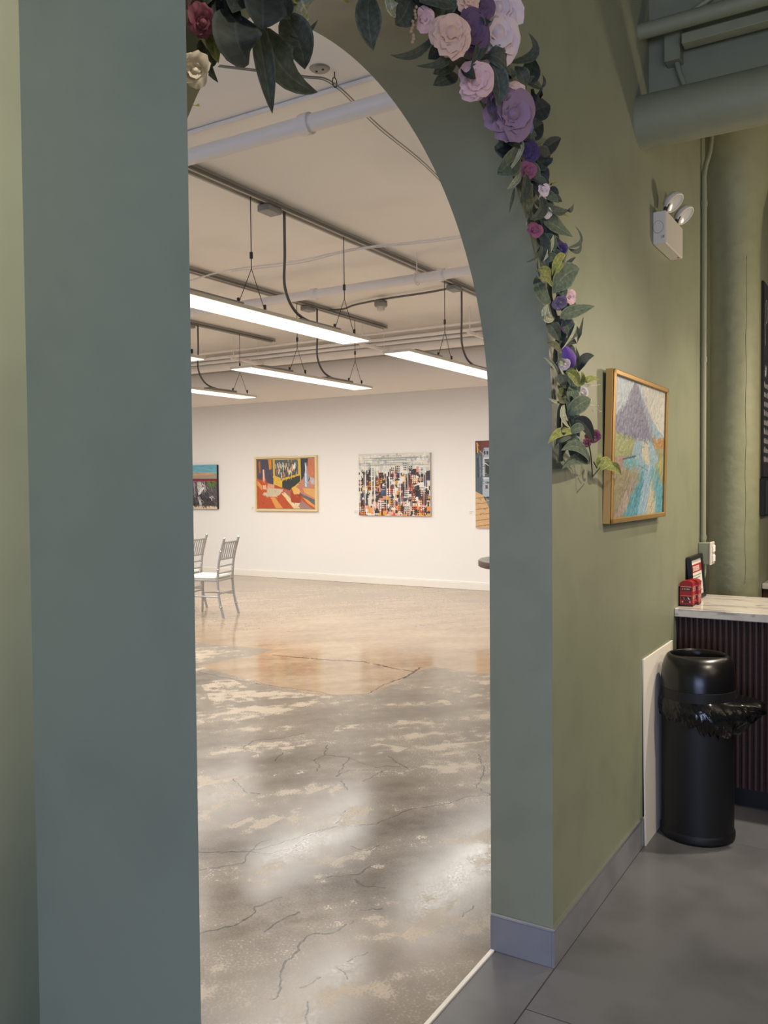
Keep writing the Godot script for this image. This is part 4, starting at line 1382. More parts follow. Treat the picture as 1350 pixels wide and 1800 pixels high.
# ------------------------------------------------------------------ things on and beside the arch wall
func build_framed_landscape() -> void:
	rng.seed = 29
	var im := canvas(640, 470, rgb(178, 190, 198))
	fill(im, vv([0.5, 0.0, 1, 0, 1, 0.4, 0.75, 0.4]), rgb(200, 200, 190))
	fill(im, vv([0.0, 0.32, 0.1, 0.24, 0.22, 0.16, 0.34, 0.03, 0.39, 0.0, 0.43, 0.02, 0.5, 0.1, 0.62, 0.17, 0.74, 0.26, 0.88, 0.33, 1, 0.38, 1, 0.44, 0, 0.44]), rgb(128, 128, 152))
	fill(im, vv([0.42, 0.02, 0.5, 0.1, 0.62, 0.17, 0.74, 0.26, 0.95, 0.37, 0.72, 0.42, 0.6, 0.25]), rgb(150, 158, 176))
	fill(im, vv([0.74, 0.27, 1, 0.39, 1, 0.44, 0.7, 0.44]), rgb(146, 174, 186))
	fill(im, vv([0, 0.38, 0.4, 0.42, 1, 0.41, 1, 1, 0, 1]), rgb(150, 150, 116))
	fill(im, vv([0, 0.4, 0.3, 0.4, 0.4, 0.46, 0.3, 0.54, 0, 0.58]), rgb(158, 164, 112))
	fill(im, vv([0.72, 0.39, 1, 0.38, 1, 0.47, 0.8, 0.48]), rgb(176, 136, 86))
	fill(im, vv([0, 0.58, 0.18, 0.55, 0.24, 0.62, 0.16, 0.68, 0, 0.68]), rgb(170, 140, 134))
	fill(im, vv([0.4, 0.43, 0.72, 0.42, 0.86, 0.54, 0.88, 0.62, 0.8, 0.68, 0.52, 0.68, 0.28, 0.66, 0.2, 0.6, 0.34, 0.53]), rgb(150, 176, 188))
	fill(im, vv([0.54, 0.43, 0.64, 0.43, 0.66, 0.52, 0.7, 0.62, 0.6, 0.6, 0.52, 0.54]), rgb(196, 192, 170))
	fill(im, vv([0.18, 0.6, 0.36, 0.54, 0.44, 0.6, 0.4, 0.66, 0.22, 0.66]), rgb(116, 170, 176))
	fill(im, vv([0.54, 0.68, 0.78, 0.67, 0.96, 0.8, 1, 0.86, 1, 1, 0.2, 1, 0.36, 0.86]), rgb(98, 158, 172))
	fill(im, vv([0.56, 0.7, 0.66, 0.68, 0.7, 0.84, 0.72, 1, 0.46, 1, 0.54, 0.84]), rgb(152, 180, 196))
	fill(im, vv([0.7, 0.78, 0.74, 0.78, 0.84, 1, 0.64, 1]), rgb(186, 180, 156))
	fill(im, vv([0, 0.68, 0.46, 0.69, 0.3, 0.86, 0.14, 1, 0, 1]), rgb(150, 142, 112))
	fill(im, vv([0.36, 0.72, 0.46, 0.69, 0.3, 0.9, 0.18, 1, 0.04, 1]), rgb(164, 150, 140))
	fill(im, vv([0.8, 0.6, 1, 0.54, 1, 0.78, 0.86, 0.72]), rgb(160, 158, 106))
	dab(im, Vector2(0.18, 0.58), Vector2(0.42, 0.55), 0.012, rgb(86, 92, 104))
	dab(im, Vector2(0.48, 0.62), Vector2(0.68, 0.66), 0.01, rgb(104, 108, 132))
	dabs(im, 1500, Vector2(0, 0), Vector2(1, 0.42), 0.025, 0.005, 1.2, 1.2, 0.07)
	dabs(im, 500, Vector2(0.15, 0.1), Vector2(0.85, 0.42), 0.04, 0.005, 1.45, 0.5, 0.07)
	dabs(im, 1600, Vector2(0, 0.4), Vector2(1, 1), 0.028, 0.005, -0.4, 1.2, 0.09)
	dabs(im, 700, Vector2(0.2, 0.68), Vector2(1, 1), 0.08, 0.007, -1.1, 0.4, 0.07)
	var b := Vector3(XW, 1.357, -3.414)
	var t := thing("framed_painting", "gold framed mountain and turquoise river painting on the green wall", "painting", b)
	t.rotation.z = -0.0236
	var w := 0.396
	var h := 0.55
	var d := 0.034
	var st := mb()
	for s in [[-w, -w + 0.012, 0.0, h], [w - 0.012, w, 0.0, h], [-w + 0.012, w - 0.012, 0.0, 0.012], [-w + 0.012, w - 0.012, h - 0.012, h]]:
		box(st, b + Vector3(0, s[2], s[0]), b + Vector3(d - 0.008, s[3], s[1]), 0.001)
	part("frame_side", st, M.gold, t)
	st = mb()
	for s in [[-w, -w + 0.02, 0.0, h], [w - 0.02, w, 0.0, h], [-w, w, 0.0, 0.02], [-w, w, h - 0.02, h]]:
		box(st, b + Vector3(d - 0.008, s[2], s[0]), b + Vector3(d, s[3], s[1]), 0.0035)
	part("frame_lip", st, M.gold, t)
	st = mb()
	box(st, b + Vector3(0.004, 0.012, -w + 0.012), b + Vector3(d - 0.012, h - 0.012, w - 0.012))
	part("backing", st, M.dark_wood, t)
	st = mb()
	quad_print(st, b + Vector3(d - 0.011, h / 2, 0), Vector3(0, 0, -(w - 0.016)), Vector3(0, h / 2 - 0.016, 0), Vector3.RIGHT)
	var m := printed(im, 0.5)
	m.normal_enabled = true
	m.normal_texture = relief(256, 0.06, 5, 3.0)
	m.normal_scale = 0.4
	part("painted_face", st, m, t)

func build_emergency_light() -> void:
	var b := Vector3(XW, 2.505, -3.87)
	var t := thing("emergency_light", "white twin-head emergency light mounted on the green wall", "emergency light", b)
	var st := mb()
	box(st, Vector3(XW, 2.505, -4.025), Vector3(-0.872, 2.641, -3.715), 0.004)
	part("housing", st, M.white_enamel, t)
	st = mb()
	var ring := []
	for k in 17:
		ring.append(Vector3(-0.905 + 0.021 * cos(TAU * k / 16), 2.575 + 0.026 * sin(TAU * k / 16), -3.7148))
	tube(st, ring, 0.0008, 4, false)
	part("knockout_ring", st, M.galv, t)
	st = mb()
	for k in 3:
		box(st, Vector3(-0.89 + k * 0.004, 2.526 + k * 0.001, -3.715), Vector3(-0.8885 + k * 0.004, 2.538, -3.7143))
	part("printed_mark", st, M.dark_clip, t)
	st = mb()
	lathe(st, Vector3(-0.884, 2.505, -3.99), [Vector2(0.0, -0.003), Vector2(0.005, -0.002), Vector2(0.006, 0.0)], 10)
	part("indicator", st, mat(rgb(220, 70, 60), 0.3), t)
	for z in [-3.78, -3.985]:
		var c := Vector3(-0.868, 2.7, z - 0.03)
		var ax := Vector3(0.62, -0.66, 0.16).normalized()
		st = mb()
		lathe(st, c - ax * 0.026, [Vector2(0.0, 0.0), Vector2(0.02, 0.001), Vector2(0.038, 0.01), Vector2(0.046, 0.024), Vector2(0.047, 0.026), Vector2(0.047, 0.038), Vector2(0.045, 0.041), Vector2(0.041, 0.041), Vector2(0.039, 0.036)], 28, ax)
		var head := part("lamp_head", st, M.white_enamel, t)
		st = mb()
		lathe(st, c - ax * 0.026, [Vector2(0.04, 0.037), Vector2(0.02, 0.03), Vector2(0.0, 0.028)], 28, ax)
		part("lens", st, mat(rgb(206, 204, 196), 0.15), head)
		st = mb()
		tube(st, [Vector3(-0.895, 2.635, z), Vector3(-0.89, 2.665, z), c - ax * 0.018], 0.009, 10)
		part("swivel_neck", st, M.dark_clip, t)

func build_services() -> void:
	# spiral duct out of the arch wall
	var t := thing("air_duct", "green painted round duct coming out of the arch wall", "duct", Vector3(XW, 2.94, -3.52))
	var st := mb()
	tube(st, [Vector3(XW - 0.02, 2.94, -3.52), Vector3(4.6, 2.94, -3.52)], 0.102, 40)
	part("duct_body", st, M.duct_green, t)
	for k in 14:
		var x := XW + 0.055 + k * 0.125
		st = mb()
		tube(st, [Vector3(x - 0.002, 2.94, -3.52), Vector3(x, 2.94, -3.52), Vector3(x + 0.002, 2.94, -3.52)], [0.102, 0.1035, 0.102], 40, false)
		part("seam_ring", st, M.duct_green, t)
	pipe("service_pipe", "green painted pipe from the arch wall above the round duct", Vector3(XW - 0.02, 3.29, -3.5), Vector3(4.6, 3.29, -3.5), 0.03, M.duct_green)
	O = Vector3(0, 3.24, -3.56)
	st = mb()
	box(st, Vector3(-0.775, 3.222, -3.6), Vector3(4.6, 3.262, -3.54), 0.003)
	single("strut_bar", st, M.duct_green, "green painted flat strut under the upper pipe", "strut")
	t = thing("junction_box", "green junction box hanging off the beam by the upper pipe", "junction box", Vector3(-0.82, 3.19, -3.62))
	st = mb()
	box(st, Vector3(-0.853, 3.19, -3.656), Vector3(-0.79, 3.3, -3.585), 0.004)
	part("box_body", st, M.duct_green, t)
	st = mb()
	tube(st, [Vector3(-0.81, 3.19, -3.625), Vector3(-0.8, 3.15, -3.625), Vector3(-0.775, 3.08, -3.63)], 0.011, 10)
	part("conduit", st, M.duct_green, t)
	st = mb()
	tube(st, curve([Vector3(-0.8, 3.3, -3.62), Vector3(-0.785, 3.34, -3.62), Vector3(-0.74, 3.38, -3.62), Vector3(-0.66, 3.43, -3.62), Vector3(-0.6, 3.6, -3.62)], 4), 0.011, 10)
	part("conduit", st, M.duct_green, t)
	# conduit down to the outlet
	t = thing("wall_conduit", "green painted vertical conduit at the end of the arch wall", "conduit", Vector3(-0.912, 1.19, -4.7))
	st = mb()
	tube(st, curve([Vector3(-0.912, 1.19, -4.7), Vector3(-0.912, 2.0, -4.7), Vector3(-0.912, 2.9, -4.7), Vector3(-0.912, 3.1, -4.7), Vector3(-0.88, 3.25, -4.7), Vector3(-0.88, 3.6, -4.7)], 4), 0.0135, 12)
	part("tube", st, M.green, t)
	for y in [1.215, 2.14, 2.94]:
		st = mb()
		tube(st, [Vector3(-0.912, y - 0.015, -4.7), Vector3(-0.912, y - 0.012, -4.7), Vector3(-0.912, y + 0.012, -4.7), Vector3(-0.912, y + 0.015, -4.7)], [0.0135, 0.017, 0.017, 0.0135], 12)
		part("coupling", st, M.green, t)
	t = thing("power_outlet", "green surface box with white double socket above the worktop", "outlet", Vector3(-0.9, 1.085, -4.69))
	st = mb()
	box(st, Vector3(XW, 1.08, -4.735), Vector3(-0.872, 1.19, -4.65), 0.003)
	part("box_body", st, M.green, t)
	st = mb()
	box(st, Vector3(-0.872, 1.076, -4.74), Vector3(-0.862, 1.194, -4.645), 0.003)
	var pl := part("cover_plate", st, M.white_enamel, t)
	for y in [1.11, 1.16]:
		st = mb()
		box(st, Vector3(-0.862, y - 0.019, -4.71), Vector3(-0.852, y + 0.019, -4.675), 0.006)
		part("socket", st, M.trim_white, pl)
	st = mb()
	tube(st, curve([Vector3(-0.9, 1.085, -4.69), Vector3(-0.9, 1.03, -4.685), Vector3(-0.912, 0.97, -4.69), Vector3(-0.912, 0.917, -4.69)], 5), 0.006, 8)
	part("cord", st, mat(rgb(170, 168, 136), 0.5), t)

func build_counter() -> void:
	var t := thing("counter_cabinet", "dark brown counter with fluted slat front behind the bin", "counter", Vector3(0.8, 0, -4.43))
	var st := mb()
	box(st, Vector3(XW + 0.002, 0.1, -4.7), Vector3(2.55, 0.876, -4.168))
	part("body", st, M.dark_wood, t)
	st = mb()
	box(st, Vector3(XW + 0.002, 0.0, -4.7), Vector3(2.55, 0.1, -4.235))
	part("toe_kick", st, M.black_frame, t)
	# one half-round slat, then copies
	O = Vector3.ZERO
	st = mb()
	for k in 6:
		var a0 := PI * k / 6.0
		var a1 := PI * (k + 1) / 6.0
		var p0 := Vector3(cos(a0) * 0.0105, 0, sin(a0) * 0.01)
		var p1 := Vector3(cos(a1) * 0.0105, 0, sin(a1) * 0.01)
		var n0 := Vector3(cos(a0), 0, sin(a0))
		var n1 := Vector3(cos(a1), 0, sin(a1))
		var up := Vector3(0, 0.768, 0)
		squad(st, [p0, p1, p1 + up, p0 + up], [n0, n1, n1, n0])
		tri(st, up, p0 + up, p1 + up, Vector3.UP, Vector3.UP, Vector3.UP)
		tri(st, Vector3.ZERO, p0, p1, Vector3.DOWN, Vector3.DOWN, Vector3.DOWN)
	var mesh := st.commit()
	var x := XW + 0.018
	while x < 2.54:
		placed("slat", mesh, M.slat, t, Transform3D(Basis.IDENTITY, Vector3(x, 0.106, -4.168) - t.position))
		x += 0.0255
	O = Vector3(0.8, 0.877, -4.42)
	st = mb()
	box(st, Vector3(XW + 0.001, 0.877, -4.72), Vector3(2.6, 0.916, -4.12), 0.003)
	single("worktop", st, M.marble, "white veined marble worktop on the fluted counter", "worktop")

func build_counter_things() -> void:
	# bus-shaped tins
	var im := canvas(96, 192, rgb(150, 24, 24))
	fill(im, vv([0.08, 0.16, 0.92, 0.16, 0.92, 0.19, 0.08, 0.19]), rgb(206, 170, 150))
	fill(im, vv([0.1, 0.21, 0.9, 0.21, 0.9, 0.36, 0.1, 0.36]), rgb(70, 30, 34))
	for k in 5:
		fill(im, vv([0.2 + k * 0.12, 0.25, 0.27 + k * 0.12, 0.25, 0.26 + k * 0.12, 0.3, 0.21 + k * 0.12, 0.31]), rgb(216, 206, 190))
	fill(im, vv([0.1, 0.42, 0.9, 0.42, 0.9, 0.44, 0.1, 0.44]), rgb(110, 60, 54))
	fill(im, vv([0.06, 0.57, 0.94, 0.57, 0.94, 0.59, 0.06, 0.59]), rgb(222, 150, 120))
	fill(im, vv([0.1, 0.61, 0.9, 0.61, 0.9, 0.75, 0.1, 0.75]), rgb(58, 30, 34))
	dab(im, Vector2(0.62, 0.64), Vector2(0.76, 0.74), 0.06, rgb(200, 200, 200))
	dab(im, Vector2(0.3, 0.64), Vector2(0.36, 0.73), 0.04, rgb(160, 160, 160))
	fill(im, vv([0.3, 0.79, 0.7, 0.79, 0.7, 0.9, 0.3, 0.9]), rgb(50, 34, 36))
	fill(im, vv([0.16, 0.82, 0.26, 0.82, 0.26, 0.87, 0.16, 0.87]), rgb(230, 170, 160))
	fill(im, vv([0.74, 0.82, 0.84, 0.82, 0.84, 0.87, 0.74, 0.87]), rgb(230, 170, 160))
	fill(im, vv([0, 0.95, 1, 0.95, 1, 1, 0, 1]), rgb(40, 30, 32))
	var front := printed(im, 0.3)
	var side := canvas(96, 192, rgb(162, 28, 26))
	for v in [0.14, 0.34, 0.56, 0.8]:
		fill(side, vv([0, v, 1, v, 1, v + 0.02, 0, v + 0.02]), rgb(220, 180, 160))
	for k in 3:
		for v in [0.18, 0.6]:
			fill(side, vv([0.08 + k * 0.3, v, 0.3 + k * 0.3, v, 0.3 + k * 0.3, v + 0.13, 0.08 + k * 0.3, v + 0.13]), rgb(214, 190, 170) if k != 1 else rgb(96, 60, 56))
	var side_m := printed(side, 0.3)
	for k in 2:
		var z := -4.205 - k * 0.072
		var b := Vector3(-0.892 + k * 0.012, 0.9165, z - 0.033)
		var t := thing("bus_tin", ["red double-decker bus tin on the worktop, in front of its twin", "red double-decker bus tin between its twin and the black framed notice"][k], "tin", b, "bus tins on the worktop")
		var w := 0.029
		var h := 0.122
		var d := 0.033
		var st := mb()
		# body with rounded roof, extruded along z
		var prof := [Vector2(-w, 0.004), Vector2(-w, h - 0.014)]
		for q in 7:
			var a := PI - PI * (q + 0.5) / 7.0
			prof.append(Vector2(cos(a) * w * 0.98, h - 0.014 + sin(a) * 0.014))
		prof.append(Vector2(w, h - 0.014))
		prof.append(Vector2(w, 0.004))
		for q in prof.size():
			var p0: Vector2 = prof[q]
			var p1: Vector2 = prof[(q + 1) % prof.size()]
			var dv := (p1 - p0).normalized()
			var n := Vector3(-dv.y, dv.x, 0)
			quad(st, b + Vector3(p0.x, p0.y, d), b + Vector3(p1.x, p1.y, d), b + Vector3(p1.x, p1.y, -d), b + Vector3(p0.x, p0.y, -d), n)
		for s in [-1.0, 1.0]:
			for q in range(1, prof.size() - 1):
				tri(st, b + Vector3(prof[0].x, prof[0].y, s * d), b + Vector3(prof[q].x, prof[q].y, s * d), b + Vector3(prof[q + 1].x, prof[q + 1].y, s * d), Vector3(0, 0, s), Vector3(0, 0, s), Vector3(0, 0, s))
		part("body", st, M.bus_red, t)
		st = mb()
		quad_print(st, b + Vector3(0, h / 2 - 0.003, d + 0.0004), Vector3(w, 0, 0), Vector3(0, h / 2 - 0.008, 0), Vector3.BACK)
		part("printed_front", st, front, t)
		st = mb()
		quad_print(st, b + Vector3(w + 0.0004, h / 2 - 0.004, 0), Vector3(0, 0, -d), Vector3(0, h / 2 - 0.012, 0), Vector3.RIGHT)
		part("printed_side", st, side_m, t)
		for s in [-1, 1]:
			for e in [-1, 1]:
				st = mb()
				tube(st, [b + Vector3(s * (w - 0.006), 0.0085, e * 0.02), b + Vector3(s * (w + 0.0005), 0.0085, e * 0.02)], 0.0085, 12)
				part("wheel", st, M.black_frame, t)
	# black framed notice leaning on the wall
	var b2 := Vector3(-0.902, 0.9165, -4.5)
	var t2 := thing("framed_notice", "black framed notice with a red title leaning on the wall behind the tins", "sign", b2)
	t2.rotation.z = 0.09
	var im2 := canvas(160, 220, rgb(226, 224, 216))
	fill(im2, vv([0, 0.13, 1, 0.13, 1, 0.36, 0, 0.36]), rgb(168, 52, 46))
	for k in 7:
		fill(im2, vv([0.08, 0.43 + k * 0.075, 0.92 - (k % 3) * 0.12, 0.43 + k * 0.075, 0.92 - (k % 3) * 0.12, 0.455 + k * 0.075, 0.08, 0.455 + k * 0.075]), rgb(120, 124, 126))
	var st2 := mb()
	for s in [[-0.145, -0.125, 0.0, 0.22], [0.125, 0.145, 0.0, 0.22], [-0.125, 0.125, 0.0, 0.02], [-0.125, 0.125, 0.2, 0.22]]:
		box(st2, b2 + Vector3(-0.004, s[2], s[0]), b2 + Vector3(0.018, s[3], s[1]), 0.002)
	part("frame", st2, M.black_frame, t2)
	st2 = mb()
	box(st2, b2 + Vector3(-0.002, 0.01, -0.13), b2 + Vector3(0.008, 0.21, 0.13))
	part("backing", st2, M.dark_wood, t2)
	st2 = mb()
	quad_print(st2, b2 + Vector3(0.0088, 0.11, 0), Vector3(0, 0, -0.125), Vector3(0, 0.09, 0), Vector3.RIGHT)
	part("printed_sheet", st2, printed(im2, 0.5), t2)
	var tm := TextMesh.new()
	tm.text = "STICKERS"
	tm.font_size = 32
	tm.pixel_size = 0.00105
	tm.depth = 0.0006
	placed("lettering", tm, M.trim_white, t2, Transform3D(Basis.from_euler(Vector3(0, PI / 2, 0)), Vector3(0.0094, 0.156, 0)))

func build_bin() -> void:
	var b := Vector3(-0.757, 0, -3.8)
	var t := thing("waste_bin", "tall black round bin with domed lid and black liner", "bin", b)
	var st := mb()
	lathe(st, b, [Vector2(0.0, 0.002), Vector2(0.142, 0.0), Vector2(0.15, 0.004), Vector2(0.1515, 0.012), Vector2(0.1515, 0.03), Vector2(0.147, 0.036), Vector2(0.146, 0.04), Vector2(0.146, 0.3), Vector2(0.147, 0.6), Vector2(0.14, 0.61), Vector2(0.0, 0.61)], 56)
	part("body", st, M.bin_body, t)
	st = mb()
	lathe(st, b, [Vector2(0.146, 0.575), Vector2(0.1515, 0.577), Vector2(0.1515, 0.578), Vector2(0.1515, 0.634), Vector2(0.1515, 0.635), Vector2(0.149, 0.637)], 56)
	part("lid_band", st, M.bin_body, t)
	# domed lid; the mouth has a straight edge on the customers' side
	st = mb()
	var ax := atan2(0.35, 0.94)
	var rows := 14
	var segs := 64
	var grid := []
	for i in rows + 1:
		var row := []
		for k in segs:
			var a := TAU * k / segs
			var rin := 0.108
			var front := cos(a - ax)
			if front > 0.25:
				rin = minf(rin, 0.06 / front + 0.012)
			var r: float
			var y: float
			if i <= 9:
				var f := i / 9.0
				var e := f * PI / 2
				r = lerpf(rin + 0.004, 0.1515, cos(e))
				y = 0.637 + sin(e) * 0.138 + (0.0 if f < 0.99 else 0.0)
				r = lerpf(r, 0.1515, (1.0 - f) * 0.35)
			else:
				var f2 := (i - 9) / 5.0
				r = rin + 0.004 - 0.01 * sin(f2 * PI / 2)
				y = 0.775 - f2 * f2 * 0.1
			row.append(b + Vector3(sin(a) * r, y, cos(a) * r))
		grid.append(row)
	grid_surface(st, grid)
	part("lid", st, M.bin, t)
	# liner folded over the rim, bunched on the side towards the room
	st = mb()
	var n := noise(5.0, 8, 3)
	var n2 := noise(16.0, 9, 2)
	grid = []
	for i in 15:
		var row := []
		var f := i / 14.0
		for k in 160:
			var a := TAU * k / 160
			var lump := exp(-pow(wrapf(a - 1.75, -PI, PI) / 0.55, 2.0))
			var sag := exp(-pow(wrapf(a - 0.9, -PI, PI) / 0.8, 2.0))
			var p := Vector3(sin(a), 0, cos(a))
			var fold := n.get_noise_3d(p.x * 1.3, f * 0.35, p.z * 1.3)
			var crease := absf(n2.get_noise_3d(p.x, f * 0.5, p.z))
			var r := 0.15 + sin(f * PI) * (0.006 + 0.07 * lump + 0.02 * sag) + (0.01 + 0.03 * lump) * f * fold + (0.006 + 0.022 * lump) * crease * sin(f * PI) + 0.045 * lump * (1.0 - f)
			if i == 0:
				r = 0.149
			if i == 14:
				r = 0.1478
			var y := 0.598 + 0.035 * lump * sin(f * PI) - f * (0.085 + 0.03 * lump + 0.06 * sag + 0.03 * fold)
			row.append(b + p * r + Vector3(0, y, 0))
		grid.append(row)
	grid_surface(st, grid)
	part("liner", st, M.bag, t)

# closed band of rows of points, smooth normals worked out from the neighbours
func grid_surface(st: SurfaceTool, grid: Array) -> void:
	var rows := grid.size()
	var segs: int = grid[0].size()
	var nn := []
	for i in rows:
		var row := []
		for k in segs:
			var du: Vector3 = grid[i][(k + 1) % segs] - grid[i][(k + segs - 1) % segs]
			var dv: Vector3 = grid[mini(i + 1, rows - 1)][k] - grid[maxi(i - 1, 0)][k]
			row.append(dv.cross(du).normalized())
		nn.append(row)
	var mid: Vector3 = grid[rows / 2][0]
	var c := Vector3.ZERO
	for p in grid[rows / 2]:
		c += p
	c /= segs
	var flip := 1.0
	if nn[rows / 3][0].dot(grid[rows / 3][0] - c) < 0.0:
		flip = -1.0
	for i in rows - 1:
		for k in segs:
			var j := (k + 1) % segs
			squad(st, [grid[i][k], grid[i][j], grid[i + 1][j], grid[i + 1][k]], [nn[i][k] * flip, nn[i][j] * flip, nn[i + 1][j] * flip, nn[i + 1][k] * flip])

func build_cafe_things() -> void:
	# board leaning on the wall beside the bin
	var b := Vector3(-0.9155, 0, -3.811)
	O = b
	var st := mb()
	box(st, b + Vector3(-0.003, 0, -0.255), b + Vector3(0.003, 0.775, 0.255), 0.0005)
	var o := single("foam_board", st, M.board, "white foam board leaning on the wall behind the bin", "board")
	o.rotation.z = 0.0125
	# chalkboard menu
	rng.seed = 5
	var im := canvas(700, 400, rgb(50, 50, 58))
	dabs(im, 500, Vector2(0, 0), Vector2(1, 1), 0.08, 0.01, 0.3, 1.0, 0.02)
	var chalk := rgb(214, 214, 218)
	for k in 20:
		var a0 := TAU * k / 20.0
		var a1 := TAU * (k + 1) / 20.0
		dab(im, Vector2(0.055 + cos(a0) * 0.02, 0.14 + sin(a0) * 0.06), Vector2(0.055 + cos(a1) * 0.02, 0.14 + sin(a1) * 0.06), 0.004, chalk)
	dab(im, Vector2(0.02, 0.2), Vector2(0.03, 0.32), 0.005, chalk)
	for k in 9:
		dab(im, Vector2(0.02 + rng.randf() * 0.05, 0.42 + rng.randf() * 0.07), Vector2(0.02 + rng.randf() * 0.05, 0.42 + rng.randf() * 0.07), 0.006, chalk)
	for row in 9:
		var y := 0.52 + row * 0.048
		for col in 5:
			var x := 0.012 + col * 0.19
			while x < col * 0.19 + 0.15:
				var w := rng.randf_range(0.006, 0.014)
				dab(im, Vector2(x, y + rng.randf_range(-0.012, 0.0)), Vector2(x + w * 0.6, y + 0.02), 0.006, chalk)
				x += w + 0.004
	var t := thing("menu_chalkboard", "black chalkboard menu with white chalk writing beyond the column", "chalkboard", Vector3(-0.75, 1.53, -6.5))
	st = mb()
	box(st, Vector3(-0.749, 1.53, -7.5), Vector3(-0.735, 2.69, -5.53), 0.003)
	part("slate", st, M.black_frame, t)
	st = mb()
	quad_print(st, Vector3(-0.7345, 2.11, -6.515), Vector3(0, 0, -0.98), Vector3(0, 0.575, 0), Vector3.RIGHT)
	part("chalk_face", st, printed(im, 0.8), t)
	t = thing("black_screen", "flat black screen under the chalkboard menu", "screen", Vector3(-0.74, 1.3, -6.2))
	st = mb()
	box(st, Vector3(-0.75, 1.3, -6.9), Vector3(-0.72, 1.525, -5.5), 0.004)
	part("casing", st, M.black_frame, t)
	st = mb()
	quad_print(st, Vector3(-0.7195, 1.4125, -6.2), Vector3(0, 0, -0.68), Vector3(0, 0.1, 0), Vector3.RIGHT)
	part("glass", st, mat(rgb(8, 10, 16), 0.1), t)
	t = thing("back_counter", "brown back counter with white top behind the column", "counter", Vector3(0.5, 0, -5.9))
	st = mb()
	box(st, Vector3(-0.745, 0.0, -6.2), Vector3(2.0, 0.857, -5.62))
	part("body", st, mat(rgb(74, 48, 40), 0.5), t)
	st = mb()
	box(st, Vector3(-0.747, 0.857, -6.22), Vector3(2.02, 0.891, -5.6), 0.003)
	part("counter_top", st, M.marble, t)
	# pendant lamps over the counter and the room
	var glow := mat(rgb(255, 244, 224), 0.4)
	glow.emission_enabled = true
	glow.emission = rgb(255, 226, 176)
	glow.emission_energy_multiplier = 2.0
	for p in PENDANTS:
		t = thing("pendant_lamp", p[2], "lamp", p[0], "globe pendants in the cafe")
		st = mb()
		var prof := []
		for k in 13:
			var a := PI * k / 12.0
			prof.append(Vector2(sin(a) * 0.13, -cos(a) * 0.13))
		lathe(st, O, prof, 28)
		part("lamp_globe", st, glow, t)
		st = mb()
		tube(st, [O + Vector3(0, 0.128, 0), Vector3(O.x, CC, O.z)], 0.005, 8)
		lathe(st, O + Vector3(0, 0.11, 0), [Vector2(0.05, 0.0), Vector2(0.05, 0.03), Vector2(0.02, 0.05), Vector2(0.0, 0.05)], 16)
		part("cord", st, M.black_frame, t)
		var l := OmniLight3D.new()
		l.name = "pendant_light"
		l.light_energy = PENDANT_ENERGY * p[1]
		l.light_color = rgb(255, 234, 208)
		l.light_size = 0.12
		l.omni_range = 20.0
		l.omni_attenuation = 2.0
		l.shadow_enabled = true
		t.add_child(l)

const PENDANTS := [[Vector3(0.3, 2.1, -4.75), 1.05, "warm glass globe pendant over the fluted counter"], [Vector3(1.05, 1.95, -2.75), 0.6, "warm glass globe pendant over the open cafe floor"], [Vector3(1.1, 2.3, -0.9), 0.4, "warm glass globe pendant between the pier and the shop window"]]
# ceiling spots: place, aim, energy share, cone in degrees
const SPOTS := [[Vector3(0.15, 3.5, -4.35), Vector3(-0.4, 0.8, -4.35), 1.0, 32.0, "white ceiling spotlight aimed down at the worktop"], [Vector3(0.5, 3.4, -0.62), Vector3(-0.93, 1.75, -0.645), 0.7, 12.0, "white ceiling spotlight aimed at the wall beside the pier"], [Vector3(1.0, 3.3, -2.5), Vector3(-0.93, 1.1, -3.0), 0.62, 29.0, "white ceiling spotlight aimed at the wall below the garland"]]

func build_spots() -> void:
	var glow := mat(rgb(255, 244, 224), 0.4)
	glow.emission_enabled = true
	glow.emission = rgb(255, 232, 196)
	glow.emission_energy_multiplier = 2.0
	for s in SPOTS:
		var t := thing("ceiling_spotlight", s[4], "spotlight", s[0], "ceiling spotlights in the cafe")
		var d: Vector3 = (s[1] - s[0]).normalized()
		var st := mb()
		lathe(st, O - d * 0.02, [Vector2(0.0, -0.13), Vector2(0.045, -0.12), Vector2(0.05, -0.1), Vector2(0.052, 0.0), Vector2(0.046, 0.0), Vector2(0.044, -0.03)], 24, d)
		part("lamp_can", st, M.white_enamel, t)
		st = mb()
		lathe(st, O - d * 0.02, [Vector2(0.044, -0.03), Vector2(0.0, -0.028)], 24, d)
		part("lamp_lens", st, glow, t)
		st = mb()
		tube(st, [O - d * 0.1, Vector3(O.x - d.x * 0.1, CC, O.z - d.z * 0.1)], 0.008, 8)
		part("stem", st, M.white_enamel, t)
		var l := SpotLight3D.new()
		l.name = "spot_light"
		l.light_energy = SPOT_ENERGY * s[2]
		l.light_color = rgb(255, 240, 218)
		l.light_size = 0.05
		l.spot_angle = s[3]
		l.spot_range = 20.0
		l.spot_attenuation = 2.0
		l.shadow_enabled = true
		t.add_child(l)
		l.look_at_from_position(O + d * 0.01, s[1], Vector3.RIGHT)

